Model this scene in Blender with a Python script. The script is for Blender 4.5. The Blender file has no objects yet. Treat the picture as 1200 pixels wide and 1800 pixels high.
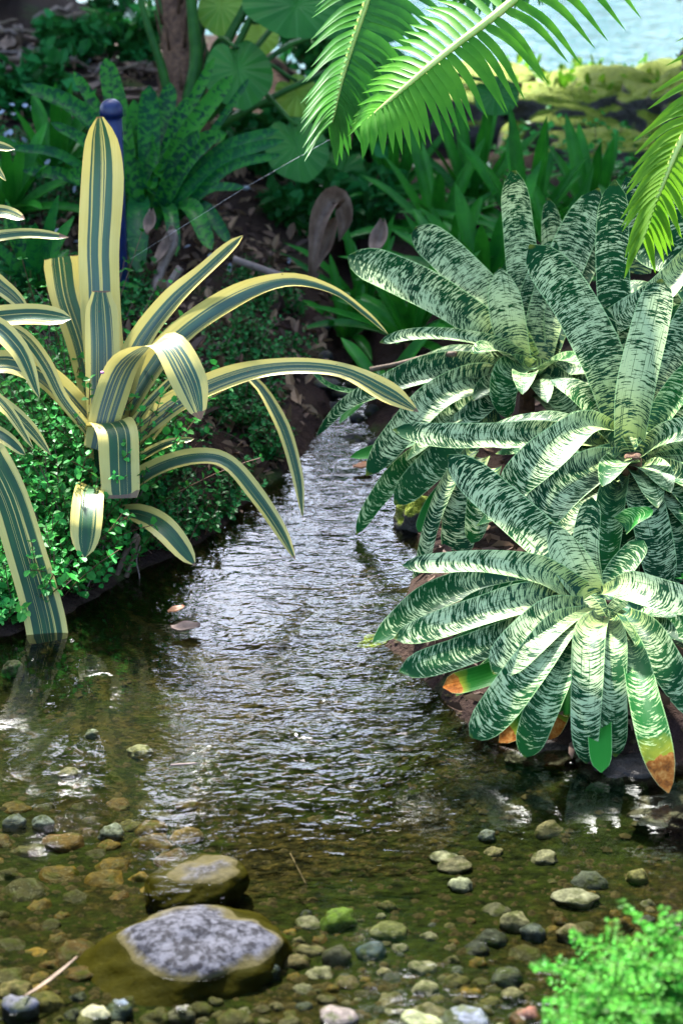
import bpy, math, random
import numpy as np
from mathutils import Vector, noise

R = math.radians
rng = random.Random(7)
scene = bpy.context.scene
col = scene.collection

# ------------------------------------------------------------------ camera, sky, sun, exposure
PITCH, CAMH, FPX = R(21.0), 1.5, 3500.0          # FPX: focal length in photo pixels (1200 x 1800)
cam_d = bpy.data.cameras.new('camera')
cam = bpy.data.objects.new('camera', cam_d); col.objects.link(cam)
cam.location = (0, 0, CAMH); cam.rotation_euler = (R(90) - PITCH, 0, 0)
cam_d.sensor_fit = 'VERTICAL'; cam_d.sensor_height = 36; cam_d.lens = 70
cam_d.clip_start = 0.05; cam_d.clip_end = 500
cam_d.dof.use_dof = True; cam_d.dof.focus_distance = 3.55; cam_d.dof.aperture_fstop = 5.0
scene.camera = cam

SUN_DIR = Vector((-0.15, 0.61, 0.775)).normalized()
world = bpy.data.worlds.new('World'); scene.world = world; world.use_nodes = True
wn = world.node_tree.nodes; wl = world.node_tree.links
sky = wn.new('ShaderNodeTexSky'); sky.sky_type = 'NISHITA'; sky.sun_disc = False
sky.sun_elevation = math.asin(SUN_DIR.z); sky.sun_rotation = math.atan2(SUN_DIR.x, SUN_DIR.y)
sky.air_density = 1.1; sky.dust_density = 3.0; sky.ozone_density = 4.5
wn['Background'].inputs['Strength'].default_value = 0.15
wl.new(sky.outputs[0], wn['Background'].inputs['Color'])
sd = bpy.data.lights.new('sun', 'SUN'); sd.energy = 5.0; sd.angle = R(3); sd.color = (1.0, 0.98, 0.94)
so = bpy.data.objects.new('sun', sd); col.objects.link(so)
so.rotation_euler = SUN_DIR.to_track_quat('Z', 'Y').to_euler(); so.location = SUN_DIR * 30
vs = scene.view_settings
vs.view_transform = 'Standard'; vs.look = 'None'; vs.exposure = 2.6; vs.gamma = 1.0; vs.use_curve_mapping = False
scene.cycles.use_denoising = True
scene.cycles.max_bounces = 6; scene.cycles.diffuse_bounces = 3; scene.cycles.glossy_bounces = 3; scene.cycles.transparent_max_bounces = 10
scene.cycles.caustics_reflective = False; scene.cycles.caustics_refractive = False

# ------------------------------------------------------------------ helpers
CP, SP = math.cos(PITCH), math.sin(PITCH)
FWD, UPV, RGT = Vector((0, CP, -SP)), Vector((0, SP, CP)), Vector((1, 0, 0))
CAM = Vector((0, 0, CAMH)); ZUP = Vector((0, 0, 1))
def P(px, py, z):
    """the place that stands z metres deep at that spot of the view"""
    return CAM + FWD * z + RGT * ((px - 600) / FPX * z) + UPV * ((900 - py) / FPX * z)
def G(px, py, h=0.0):
    d = FWD + RGT * ((px - 600) / FPX) + UPV * ((900 - py) / FPX)
    return CAM + d * ((h - CAMH) / d.z)

def tag(o, label=None, cat=None, group=None, kind=None):
    if label: o['label'] = label
    if cat: o['category'] = cat
    if group: o['group'] = group
    if kind: o['kind'] = kind
    return o
def empty(name, loc):
    o = bpy.data.objects.new(name, None); o.location = loc; o.empty_display_size = 0.05
    col.objects.link(o); return o
def link(name, me, mat, parent=None, smooth=True):
    if mat is not None and not me.materials: me.materials.append(mat)
    if smooth and len(me.polygons):
        me.polygons.foreach_set('use_smooth', [True] * len(me.polygons))
    o = bpy.data.objects.new(name, me); col.objects.link(o)
    if parent is not None:
        o.parent = parent
        o.matrix_parent_inverse = parent.matrix_basis.inverted()
    return o
def mesh(name, v, f):
    me = bpy.data.meshes.new(name); me.from_pydata([tuple(p) for p in v], [], f); me.update(); return me
def fattr(me, name, vals):
    a = me.attributes.new(name, 'FLOAT', 'POINT'); a.data.foreach_set('value', np.asarray(vals, dtype=np.float32))

def catmull(pts, n):
    """n+1 samples along a smooth curve through the rows of pts"""
    A = np.asarray(pts, dtype=float)
    A = np.vstack([2 * A[0] - A[1], A, 2 * A[-1] - A[-2]])
    m = len(A) - 3; out = []
    for k in range(n + 1):
        u = k / n * m; i = min(int(u), m - 1); t = u - i
        p0, p1, p2, p3 = A[i:i + 4]
        out.append(0.5 * ((2 * p1) + (-p0 + p2) * t + (2 * p0 - 5 * p1 + 4 * p2 - p3) * t * t + (-p0 + 3 * p1 - 3 * p2 + p3) * t ** 3))
    return np.array(out)

def tube_verts(path, rad, sides=6):
    v, f = [], []
    n = len(path); ref = Vector((0.3, 0.2, 0.93))
    for i, p in enumerate(path):
        t = (path[min(i + 1, n - 1)] - path[max(i - 1, 0)]).normalized()
        a = t.cross(ref)
        if a.length < 1e-4: a = t.cross(Vector((1, 0, 0)))
        a.normalize(); b = t.cross(a)
        r = rad[i] if hasattr(rad, '__len__') else rad
        for k in range(sides):
            an = 2 * math.pi * k / sides
            v.append(p + a * (r * math.cos(an)) + b * (r * math.sin(an)))
    for i in range(n - 1):
        for k in range(sides):
            k2 = (k + 1) % sides
            f.append((i * sides + k, i * sides + k2, (i + 1) * sides + k2, (i + 1) * sides + k))
    f.append(tuple(range(sides))[::-1]); f.append(tuple((n - 1) * sides + k for k in range(sides)))
    return v, f
def tube(name, path, rad, mat, parent=None, sides=6):
    v, f = tube_verts(path, rad, sides)
    return link(name, mesh(name, v, f), mat, parent)

# ------------------------------------------------------------------ materials
class NT:
    def __init__(s, name):
        s.m = bpy.data.materials.new(name); s.m.use_nodes = True
        s.t = s.m.node_tree; s.b = s.t.nodes['Principled BSDF']; s.out = s.t.nodes['Material Output']
    def n(s, typ, **kw):
        nd = s.t.nodes.new('ShaderNode' + typ)
        for k, v in kw.items(): setattr(nd, k, v)
        return nd
    def l(s, a, b): s.t.links.new(a, b)
    def val(s, x, sock):
        if hasattr(x, 'is_linked') or hasattr(x, 'links'): s.l(x, sock)
        else: sock.default_value = x
    def math(s, op, a, b=0.0, c=0.0, clamp=False):
        nd = s.n('Math', operation=op, use_clamp=clamp)
        for i, x in enumerate((a, b, c)): s.val(x, nd.inputs[i])
        return nd.outputs[0]
    def mix(s, fac, a, b, mode='MIX'):
        nd = s.n('Mix', data_type='RGBA', blend_type=mode)
        s.val(fac, nd.inputs[0])
        for x, i in ((a, 6), (b, 7)):
            if isinstance(x, tuple): nd.inputs[i].default_value = (*x[:3], 1)
            else: s.l(x, nd.inputs[i])
        return nd.outputs[2]
    def attr(s, name): return s.n('Attribute', attribute_name=name).outputs['Fac']
    def noise(s, vec, scale, detail=2.0, rough=0.5, dist=0.0, out=0):
        nd = s.n('TexNoise'); nd.inputs['Scale'].default_value = scale; nd.inputs['Detail'].default_value = detail
        nd.inputs['Roughness'].default_value = rough; nd.inputs['Distortion'].default_value = dist
        if vec is not None: s.l(vec, nd.inputs['Vector'])
        return nd.outputs[out]
    def ramp(s, fac, stops, interp='LINEAR'):
        nd = s.n('ValToRGB'); cr = nd.color_ramp; cr.interpolation = interp
        while len(cr.elements) < len(stops): cr.elements.new(0.5)
        for e, (p, c) in zip(cr.elements, stops):
            e.position = p; e.color = (*c, 1) if isinstance(c, tuple) else (c, c, c, 1)
        s.l(fac, nd.inputs[0]); return nd.outputs[0]
    def vec(s, x, y, z=0.0):
        nd = s.n('CombineXYZ')
        for i, q in enumerate((x, y, z)): s.val(q, nd.inputs[i])
        return nd.outputs[0]
    def bump(s, h, strength, dist):
        nd = s.n('Bump'); nd.inputs['Strength'].default_value = strength; nd.inputs['Distance'].default_value = dist
        s.l(h, nd.inputs['Height']); return nd.outputs[0]
    def finish(s, color, rough=0.45, spec=0.5, normal=None, transl=0.0, tcol=None):
        s.val(color, s.b.inputs['Base Color']) if not isinstance(color, tuple) else setattr(s.b.inputs['Base Color'], 'default_value', (*color, 1))
        s.val(rough, s.b.inputs['Roughness']); s.b.inputs['Specular IOR Level'].default_value = spec
        if normal is not None: s.l(normal, s.b.inputs['Normal'])
        if transl > 0:
            t = s.n('BsdfTranslucent')
            if tcol is not None:
                if isinstance(tcol, tuple): t.inputs[0].default_value = (*tcol, 1)
                else: s.l(tcol, t.inputs[0])
            mx = s.n('MixShader'); mx.inputs[0].default_value = transl
            s.l(s.b.outputs[0], mx.inputs[1]); s.l(t.outputs[0], mx.inputs[2]); s.l(mx.outputs[0], s.out.inputs['Surface'])
        return s.m

def leaf_coords(m):
    info = m.n('ObjectInfo')
    rnd = m.math('MULTIPLY', info.outputs['Random'], 37.0)
    sep = m.n('SeparateColor'); m.l(info.outputs['Color'], sep.inputs[0])
    return m.attr('across'), m.attr('along'), m.attr('t'), m.attr('s'), rnd, sep.outputs

def mat_striped():
    """hieroglyph-banded leaf: obj.color = (paleness, plain green share, brown tip)"""
    m = NT('striped_leaf'); ac, al, t, s, rnd, c = leaf_coords(m)
    s2 = m.math('MULTIPLY', s, s)
    # broken cross bands that bow a little along the leaf
    al2 = m.math('ADD', al, m.math('MULTIPLY', s2, 0.012))
    wob = m.math('MULTIPLY', m.noise(m.vec(m.math('MULTIPLY', ac, 30.), m.math('MULTIPLY', al, 30.), rnd), 1.0, 2.0), 0.006)
    al3 = m.math('ADD', al2, wob)
    v1 = m.vec(m.math('MULTIPLY', ac, 52.), m.math('MULTIPLY', al3, 340.), rnd)
    n1 = m.noise(v1, 1.0, 2.0, 0.55, 0.2)
    v2 = m.vec(m.math('MULTIPLY', ac, 95.), m.math('MULTIPLY', al3, 560.), m.math('ADD', rnd, 5.))
    n2 = m.noise(v2, 1.0, 2.0, 0.6)
    big = m.noise(m.vec(m.math('MULTIPLY', ac, 14.), m.math('MULTIPLY', al, 26.), m.math('ADD', rnd, 9.)), 1.0, 2.0)
    v = m.math('ADD', m.math('MULTIPLY', n1, 0.72), m.math('MULTIPLY', n2, 0.28))
    v = m.math('ADD', v, m.math('MULTIPLY', m.math('SUBTRACT', big, 0.5), 0.30))
    v = m.math('ADD', v, m.math('MULTIPLY', m.math('SUBTRACT', c[0], 0.5), 0.24))
    tipd = m.math('MULTIPLY', m.math('POWER', t, 14.0), -0.2)           # tips go plain green
    v = m.math('ADD', v, tipd)
    v = m.math('SUBTRACT', v, m.math('MULTIPLY', c[1], 0.16))
    band = m.ramp(v, [(0.508, 0.0), (0.520, 0.75), (0.545, 1.0)])
    # fine lengthwise dark threads
    thr = m.noise(m.vec(m.math('MULTIPLY', ac, 520.), m.math('MULTIPLY', al, 9.), rnd), 1.0, 1.0)
    thr = m.ramp(thr, [(0.30, 0.0), (0.40, 1.0)])
    band = m.math('MULTIPLY', band, m.math('ADD', 0.25, m.math('MULTIPLY', thr, 0.75)))
    hue = m.noise(m.vec(m.math('MULTIPLY', ac, 8.), m.math('MULTIPLY', al, 12.), rnd), 1.0, 1.0)
    dark = m.mix(hue, (0.0008, 0.018, 0.007), (0.003, 0.055, 0.008))
    dark = m.mix(m.math('MULTIPLY', c[1], 0.8), dark, (0.020, 0.19, 0.016))
    base = m.ramp(t, [(0.0, 1.0), (0.42, 0.0)])
    light = m.mix(m.math('MULTIPLY', base, 0.75), (0.35, 0.43, 0.21), (0.26, 0.32, 0.05))
    light = m.mix(m.math('MULTIPLY', c[1], 0.75), light, (0.16, 0.40, 0.07))
    dark = m.mix(m.math('MULTIPLY', base, 0.5), dark, (0.030, 0.075, 0.055))
    colr = m.mix(band, dark, light)
    # brown dead end
    bn = m.math('ADD', t, m.math('MULTIPLY', m.math('SUBTRACT', m.noise(m.vec(m.math('MULTIPLY', ac, 40.), m.math('MULTIPLY', al, 40.), rnd), 1.0, 3.0), 0.5), 0.16))
    bm = m.math('GREATER_THAN', bn, m.math('SUBTRACT', 1.08, m.math('MULTIPLY', c[2], 0.40)))
    brn = m.ramp(m.noise(m.vec(m.math('MULTIPLY', ac, 70.), m.math('MULTIPLY', al, 70.), rnd), 1.0, 4.0, 0.7), [(0.3, (0.035, 0.015, 0.006)), (0.5, (0.34, 0.10, 0.012)), (0.7, (0.55, 0.26, 0.06))])
    colr = m.mix(m.ramp(m.math('SUBTRACT', bn, m.math('SUBTRACT', 0.98, m.math('MULTIPLY', c[2], 0.40))), [(0.0, 0.0), (0.10, 0.85)]), colr, (0.30, 0.30, 0.02))
    colr = m.mix(bm, colr, brn)
    # rare scars
    sc = m.noise(m.vec(m.math('MULTIPLY', ac, 45.), m.math('MULTIPLY', al, 30.), m.math('ADD', rnd, 3.)), 1.0, 3.0, 0.6)
    colr = m.mix(m.ramp(sc, [(0.765, 0.0), (0.80, 0.8)]), colr, (0.10, 0.045, 0.03))
    edge = m.ramp(m.math('ABSOLUTE', s), [(0.94, 0.0), (1.0, 0.6)])
    colr = m.mix(edge, colr, (0.40, 0.62, 0.25))
    h = m.math('ADD', m.noise(m.vec(m.math('MULTIPLY', ac, 400.), m.math('MULTIPLY', al, 10.), rnd), 1.0, 1.0), m.math('MULTIPLY', band, 0.25))
    rg = m.math('ADD', 0.34, m.math('MULTIPLY', n2, 0.22))
    return m.finish(colr, rg, 0.09, m.bump(h, 0.35, 0.0012), 0.14, colr)

def mat_variegated():
    """cream edged leaf with green middle: obj.color = (grey scurf, shift of the stripes, brown tip)"""
    m = NT('variegated_leaf'); ac, al, t, s, rnd, c = leaf_coords(m)
    drift = m.math('MULTIPLY', m.math('SUBTRACT', m.noise(m.vec(0.0, m.math('MULTIPLY', al, 5.), rnd), 1.0, 1.0), 0.5), 0.22)
    ss = m.math('ADD', s, drift)
    # narrow cream lines inside the green middle
    ln = m.noise(m.vec(m.math('MULTIPLY', ss, 5.2), m.math('MULTIPLY', al, 0.6), rnd), 1.0, 1.5, 0.6)
    lines = m.ramp(ln, [(0.57, 0.0), (0.585, 1.0), (0.61, 1.0), (0.63, 0.0)])
    wide = m.math('ADD', 0.52, m.math('MULTIPLY', c[1], 0.24))
    mid = m.math('SUBTRACT', wide, m.math('ABSOLUTE', m.math('ADD', ss, 0.04)))
    inmid = m.ramp(m.math('MULTIPLY_ADD', mid, 14.0, 0.5), [(0.30, 0.0), (0.70, 1.0)])
    fine = m.noise(m.vec(m.math('MULTIPLY', ac, 700.), m.math('MULTIPLY', al, 6.), rnd), 1.0, 1.0)
    green = m.mix(m.noise(m.vec(m.math('MULTIPLY', ss, 2.5), m.math('MULTIPLY', al, 7.), rnd), 1.0, 2.0), (0.002, 0.022, 0.006), (0.014, 0.085, 0.009))
    grey = m.mix(fine, (0.06, 0.105, 0.11), (0.20, 0.25, 0.265))
    gfac = m.math('MULTIPLY', m.math('MULTIPLY', c[0], 0.55), m.math('SUBTRACT', 1.15, t), clamp=True)
    green = m.mix(gfac, green, grey)
    blot = m.noise(m.vec(m.math('MULTIPLY', ac, 30.), m.math('MULTIPLY', al, 12.), rnd), 1.0, 3.0)
    cream = m.mix(blot, (0.53, 0.45, 0.15), (0.44, 0.33, 0.05))
    cream = m.mix(m.math('MULTIPLY', gfac, 0.55), cream, (0.46, 0.48, 0.20))
    cream = m.mix(m.math('MULTIPLY', m.math('SUBTRACT', fine, 0.40), 1.0, clamp=True), cream, (0.30, 0.27, 0.07))
    inm = m.math('MULTIPLY', inmid, m.math('SUBTRACT', 1.0, m.math('MULTIPLY', lines, 0.9)))
    colr = m.mix(inm, cream, green)
    spk = m.noise(m.vec(m.math('MULTIPLY', ac, 160.), m.math('MULTIPLY', al, 120.), rnd), 1.0, 1.0)
    colr = m.mix(m.ramp(spk, [(0.77, 0.0), (0.80, 0.8)]), colr, (0.12, 0.05, 0.02))
    bn = m.math('ADD', t, m.math('MULTIPLY', blot, 0.08))
    colr = m.mix(m.math('MULTIPLY', m.math('GREATER_THAN', bn, m.math('SUBTRACT', 1.035, m.math('MULTIPLY', c[2], 0.12))), 0.9), colr, (0.13, 0.06, 0.03))
    edge = m.ramp(m.math('ABSOLUTE', s), [(0.95, 0.0), (1.0, 0.5)])
    colr = m.mix(edge, colr, (0.50, 0.36, 0.10))
    return m.finish(colr, 0.34, 0.35, m.bump(fine, 0.45, 0.0014), 0.16, colr)

def mat_spotted():
    m = NT('spotted_leaf'); ac, al, t, s, rnd, c = leaf_coords(m)
    n = m.noise(m.vec(m.math('MULTIPLY', ac, 60.), m.math('MULTIPLY', al, 75.), rnd), 1.0, 3.0, 0.6, 0.6)
    f = m.ramp(m.math('ADD', n, m.math('MULTIPLY', m.math('SUBTRACT', c[0], 0.5), 0.2)), [(0.44, 0.0), (0.56, 1.0)])
    colr = m.mix(f, (0.001, 0.026, 0.011), (0.020, 0.14, 0.009))
    colr = m.mix(m.math('MULTIPLY', c[1], 0.8), colr, (0.006, 0.085, 0.022))
    return m.finish(colr, 0.40, 0.1, m.bump(n, 0.25, 0.001), 0.18, colr)

def mat_simple(name, c1, c2, scale=30., rough=0.5, transl=0.0, spec=0.4, bump=0.0, bdist=0.002, rand=0.0, detail=4.0):
    m = NT(name); tc = m.n('TexCoord').outputs['Object']
    n = m.noise(tc, scale, detail, 0.6)
    colr = m.mix(m.ramp(n, [(0.3, 0.0), (0.7, 1.0)]), c1, c2)
    if rand:
        at = m.attr('rnd')
        hs = m.n('HueSaturation'); m.l(colr, hs.inputs['Color'])
        m.l(m.math('ADD', 1.0 - rand * 0.6, m.math('MULTIPLY', at, rand * 1.5)), hs.inputs['Value'])
        m.l(m.math('ADD', 0.485, m.math('MULTIPLY', at, 0.03)), hs.inputs['Hue'])
        colr = hs.outputs[0]
    return m.finish(colr, rough, spec, m.bump(n, bump, bdist) if bump else None, transl, colr if transl else None)

M = {}
M['striped'] = mat_striped(); M['varieg'] = mat_variegated(); M['spotted'] = mat_spotted()
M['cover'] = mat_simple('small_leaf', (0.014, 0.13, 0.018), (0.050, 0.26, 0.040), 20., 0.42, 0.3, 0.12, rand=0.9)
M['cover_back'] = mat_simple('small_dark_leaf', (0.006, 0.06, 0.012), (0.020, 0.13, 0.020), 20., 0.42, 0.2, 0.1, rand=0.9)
M['weed'] = mat_simple('weed_leaf', (0.03, 0.14, 0.006), (0.17, 0.30, 0.015), 20., 0.5, 0.3, 0.1, rand=0.9)
M['stem'] = mat_simple('thin_stem', (0.05, 0.018, 0.012), (0.10, 0.05, 0.02), 60.)
M['litter'] = mat_simple('leaf_litter', (0.05, 0.024, 0.012), (0.17, 0.10, 0.055), 12., 0.75, rand=1.0)
M['dry'] = mat_simple('dry_leaf', (0.075, 0.042, 0.026), (0.22, 0.145, 0.10), 25., 0.7, 0.1, bump=0.6, bdist=0.006)
M['rust'] = mat_simple('rust_leaf', (0.16, 0.05, 0.012), (0.42, 0.17, 0.05), 40., 0.5)
M['twig'] = mat_simple('twig_bark', (0.045, 0.026, 0.014), (0.17, 0.115, 0.07), 50., 0.8, bump=0.6)
M['root'] = mat_simple('root_bark', (0.08, 0.05, 0.04), (0.20, 0.15, 0.12), 40., 0.75, bump=0.5)
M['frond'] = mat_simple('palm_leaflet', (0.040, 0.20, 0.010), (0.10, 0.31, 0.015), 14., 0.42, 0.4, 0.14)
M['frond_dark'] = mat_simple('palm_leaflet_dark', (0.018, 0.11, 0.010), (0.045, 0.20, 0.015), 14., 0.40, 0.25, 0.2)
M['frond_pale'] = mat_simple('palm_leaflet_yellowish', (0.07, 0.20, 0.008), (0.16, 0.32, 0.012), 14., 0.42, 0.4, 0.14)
M['rachis'] = mat_simple('palm_midrib', (0.30, 0.42, 0.06), (0.55, 0.60, 0.14), 20., 0.4)
M['ear'] = mat_simple('elephant_ear', (0.014, 0.12, 0.022), (0.035, 0.20, 0.035), 4., 0.45, 0.35, 0.15)
M['ear_pale'] = mat_simple('elephant_ear_yellowing', (0.16, 0.30, 0.04), (0.30, 0.42, 0.07), 6., 0.45, 0.4)
def mat_ear(name, c1, c2, vein):
    m = NT(name); a = m.attr('ang'); q = m.attr('rad'); tc = m.n('TexCoord').outputs['Object']
    n = m.noise(tc, 5., 4.)
    st = m.math('ABSOLUTE', m.math('SUBTRACT', m.math('FRACT', m.math('MULTIPLY', a, 2.2)), 0.5))
    vn = m.ramp(m.math('MULTIPLY', st, m.math('ADD', q, 0.15)), [(0.0, 0.9), (0.035, 0.0)])
    colr = m.mix(vn, m.mix(m.ramp(n, [(.3, 0.), (.7, 1.)]), c1, c2), vein)
    return m.finish(colr, 0.42, 0.2, m.bump(m.math('MULTIPLY', st, q), 0.6, 0.02), 0.35, colr)
M['ear'] = mat_ear('elephant_ear', (0.008, 0.085, 0.010), (0.028, 0.17, 0.018), (0.06, 0.22, 0.05))
M['ear_pale'] = mat_ear('elephant_ear_yellowing', (0.10, 0.24, 0.02), (0.24, 0.36, 0.04), (0.35, 0.45, 0.10))
M['stalk'] = mat_simple('green_stalk', (0.008, 0.045, 0.008), (0.03, 0.11, 0.015), 15., 0.5, spec=0.12)
M['bark'] = mat_simple('fibrous_bark', (0.045, 0.02, 0.010), (0.16, 0.08, 0.04), 60., 0.9, bump=1.0, bdist=0.01)
M['strap'] = mat_simple('green_strap', (0.005, 0.075, 0.007), (0.030, 0.20, 0.013), 10., 0.36, 0.2, 0.14)
M['fern'] = mat_simple('maidenhair', (0.022, 0.13, 0.010), (0.08, 0.25, 0.025), 25., 0.5, 0.4, 0.1, rand=1.0)
M['blue'] = mat_simple('blue_plastic', (0.004, 0.010, 0.05), (0.008, 0.018, 0.09), 30., 0.35)
M['tree_leaf'] = mat_simple('tree_leaf', (0.015, 0.07, 0.014), (0.05, 0.14, 0.03), 1.0, 0.5, 0.2)
M['petal'] = mat_simple('pale_glint', (0.22, 0.25, 0.30), (0.36, 0.38, 0.42), 30., 0.5)  # pale colour standing in for highlights on glossy leaves
M['pink'] = mat_simple('pink_petal', (0.4, 0.12, 0.25), (0.5, 0.2, 0.32), 30., 0.5)
M['thread'] = mat_simple('silk', (0.6, 0.62, 0.65), (0.7, 0.7, 0.7), 5., 0.3)

def mat_stone(wetline=False):
    m = NT('boulder_stone' if wetline else 'pebble_stone')
    tc = m.n('TexCoord').outputs['Object']; info = m.n('ObjectInfo')
    r = info.outputs['Random']
    off = m.n('VectorMath', operation='ADD'); m.l(tc, off.inputs[0]); m.l(m.vec(m.math('MULTIPLY', r, 41.), r, 0.0), off.inputs[1])
    tc2 = off.outputs[0]
    n = m.noise(tc2, 28. if wetline else 2.2, 5., 0.65); fine = m.noise(tc2, 130. if wetline else 9., 3., 0.6)
    sep = m.n('SeparateColor'); m.l(info.outputs['Color'], sep.inputs[0])
    base = info.outputs['Color']
    dk = m.mix(0.72, base, (0.012, 0.012, 0.009))
    colr = m.mix(m.ramp(n, [(0.36, 0.0), (0.64, 1.0)]), dk, base)
    if wetline:
        gz = m.n('SeparateXYZ'); m.l(m.n('NewGeometry').outputs['Position'], gz.inputs[0])
        z = m.math('ADD', gz.outputs[2], m.math('MULTIPLY', m.math('SUBTRACT', n, 0.5), 0.014))
        pat = m.ramp(m.noise(tc2, 75., 5., 0.7), [(0.42, 0.0), (0.60, 1.0)])
        top = m.mix(pat, (0.008, 0.008, 0.010), (0.055, 0.055, 0.065))
        ring = m.mix(fine, (0.015, 0.013, 0.004), (0.060, 0.050, 0.022))
        algae = m.mix(n, (0.008, 0.008, 0.001), (0.050, 0.040, 0.005))
        colr = m.mix(m.ramp(m.math('MULTIPLY_ADD', z, 20., 0.5), [(0.42, 0.0), (0.54, 1.0)]), algae, ring)
        colr = m.mix(m.ramp(m.math('MULTIPLY_ADD', z, 20., 0.5), [(0.55, 0.0), (0.66, 1.0)]), colr, top)
    else:
        colr = m.mix(m.ramp(fine, [(0.60, 0.0), (0.72, 0.55)]), colr, (0.22, 0.22, 0.20))
        moss = m.noise(tc2, 1.3, 4.)
        colr = m.mix(m.ramp(moss, [(0.50, 0.0), (0.64, 0.75)]), colr, (0.030, 0.036, 0.004))
    return m.finish(colr, 0.62 if wetline else 0.42, 0.025 if wetline else 0.06, m.bump(m.math('ADD', n, m.math('MULTIPLY', fine, 0.4)), 0.5 if wetline else 0.3, 0.006 if wetline else 0.05))
M['pebble'] = mat_stone(); M['boulder'] = mat_stone(True)

def mat_ground():
    m = NT('earth'); pos = m.n('NewGeometry').outputs['Position']
    sp = m.n('SeparateXYZ'); m.l(pos, sp.inputs[0])
    n = m.noise(pos, 9., 6., 0.65); f = m.noise(pos, 70., 4., 0.65); b = m.noise(pos, 3.2, 3., 0.55)
    earth = m.mix(f, (0.007, 0.004, 0.003), (0.050, 0.031, 0.022))
    earth = m.mix(m.ramp(n, [(0.45, 0.0), (0.62, 0.8)]), earth, (0.020, 0.012, 0.011))
    bed = m.ramp(f, [(0.34, (0.003, 0.003, 0.001)), (0.54, (0.018, 0.014, 0.0035)), (0.74, (0.065, 0.045, 0.015))])
    bed = m.mix(m.ramp(m.math('ADD', m.math('MULTIPLY', n, 0.6), m.math('MULTIPLY', b, 0.4)), [(0.43, 0.0), (0.53, 0.92)]), bed, m.mix(m.ramp(m.noise(pos, 42., 5., .7), [(.35, 0.), (.68, 1.)]), (0.0012, 0.003, 0.0005), (0.018, 0.026, 0.003)))
    under = m.ramp(m.math('MULTIPLY_ADD', sp.outputs[2], 25., 0.5), [(0.20, 1.0), (0.60, 0.0)])
    colr = m.mix(under, earth, bed)
    moss = m.ramp(m.noise(pos, 5.5, 4., 0.6), [(0.56, 0.0), (0.66, 0.7)])
    colr = m.mix(m.math('MULTIPLY', moss, m.math('SUBTRACT', 1.0, under)), colr, (0.03, 0.055, 0.012))
    return m.finish(colr, 0.8, 0.03, m.bump(m.math('ADD', f, m.math('MULTIPLY', n, 1.5)), 0.8, 0.012))
M['ground'] = mat_ground()

def mat_water(name, amp, still=False):
    m = NT(name); pos = m.n('NewGeometry').outputs['Position']
    mp = m.n('Mapping'); mp.inputs['Scale'].default_value = (0.62, 1.0, 1.0); m.l(pos, mp.inputs['Vector'])
    k = 0.35 if still else 1.0
    h = m.math('ADD', m.math('MULTIPLY', m.noise(mp.outputs[0], 26. * k, 2., 0.5, 0.4), 1.0), m.math('MULTIPLY', m.noise(mp.outputs[0], 75. * k, 2., 0.5, 0.3), 0.30))
    if not still:
        rip = m.attr('ripple')
        h = m.math('MULTIPLY', h, rip)
        for (px, py, wl_, rad, a) in ((560, 1275, 0.014, 0.13, 0.045), (640, 1352, 0.012, 0.13, 0.03), (420, 1120, 0.02, 0.15, 0.03)):
            c = G(px, py)
            dv = m.n('VectorMath', operation='DISTANCE'); m.l(pos, dv.inputs[0]); dv.inputs[1].default_value = c
            d = dv.outputs['Value']
            d = m.math('ADD', d, m.math('MULTIPLY', m.noise(pos, 14., 2.), 0.03))
            wv = m.math('SINE', m.math('MULTIPLY', d, 2 * math.pi / wl_))
            fade = m.math('SUBTRACT', 1.0, m.math('DIVIDE', d, rad), clamp=True)
            h = m.math('ADD', h, m.math('MULTIPLY', m.math('MULTIPLY', wv, fade), a))
    nrm = m.bump(h, 1.0, amp)
    fr = m.n('Fresnel'); fr.inputs['IOR'].default_value = 1.52; m.l(nrm, fr.inputs['Normal'])
    gl = m.n('BsdfGlossy'); gl.inputs['Roughness'].default_value = 0.03; m.l(nrm, gl.inputs['Normal'])
    tr = m.n('BsdfTransparent'); tr.inputs[0].default_value = (0.74, 0.77, 0.60, 1) if not still else (0.10, 0.20, 0.20, 1)
    if still:
        tr = m.n('BsdfDiffuse'); tr.inputs[0].default_value = (0.02, 0.085, 0.09, 1)
    mx = m.n('MixShader'); m.l(fr.outputs[0], mx.inputs[0]); m.l(tr.outputs[0], mx.inputs[1]); m.l(gl.outputs[0], mx.inputs[2])
    m.l(mx.outputs[0], m.out.inputs['Surface']); m.t.nodes.remove(m.b)
    return m.m
M['water'] = mat_water('stream_water', 0.0062); M['pond'] = mat_water('pond_water', 0.028, True)

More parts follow.
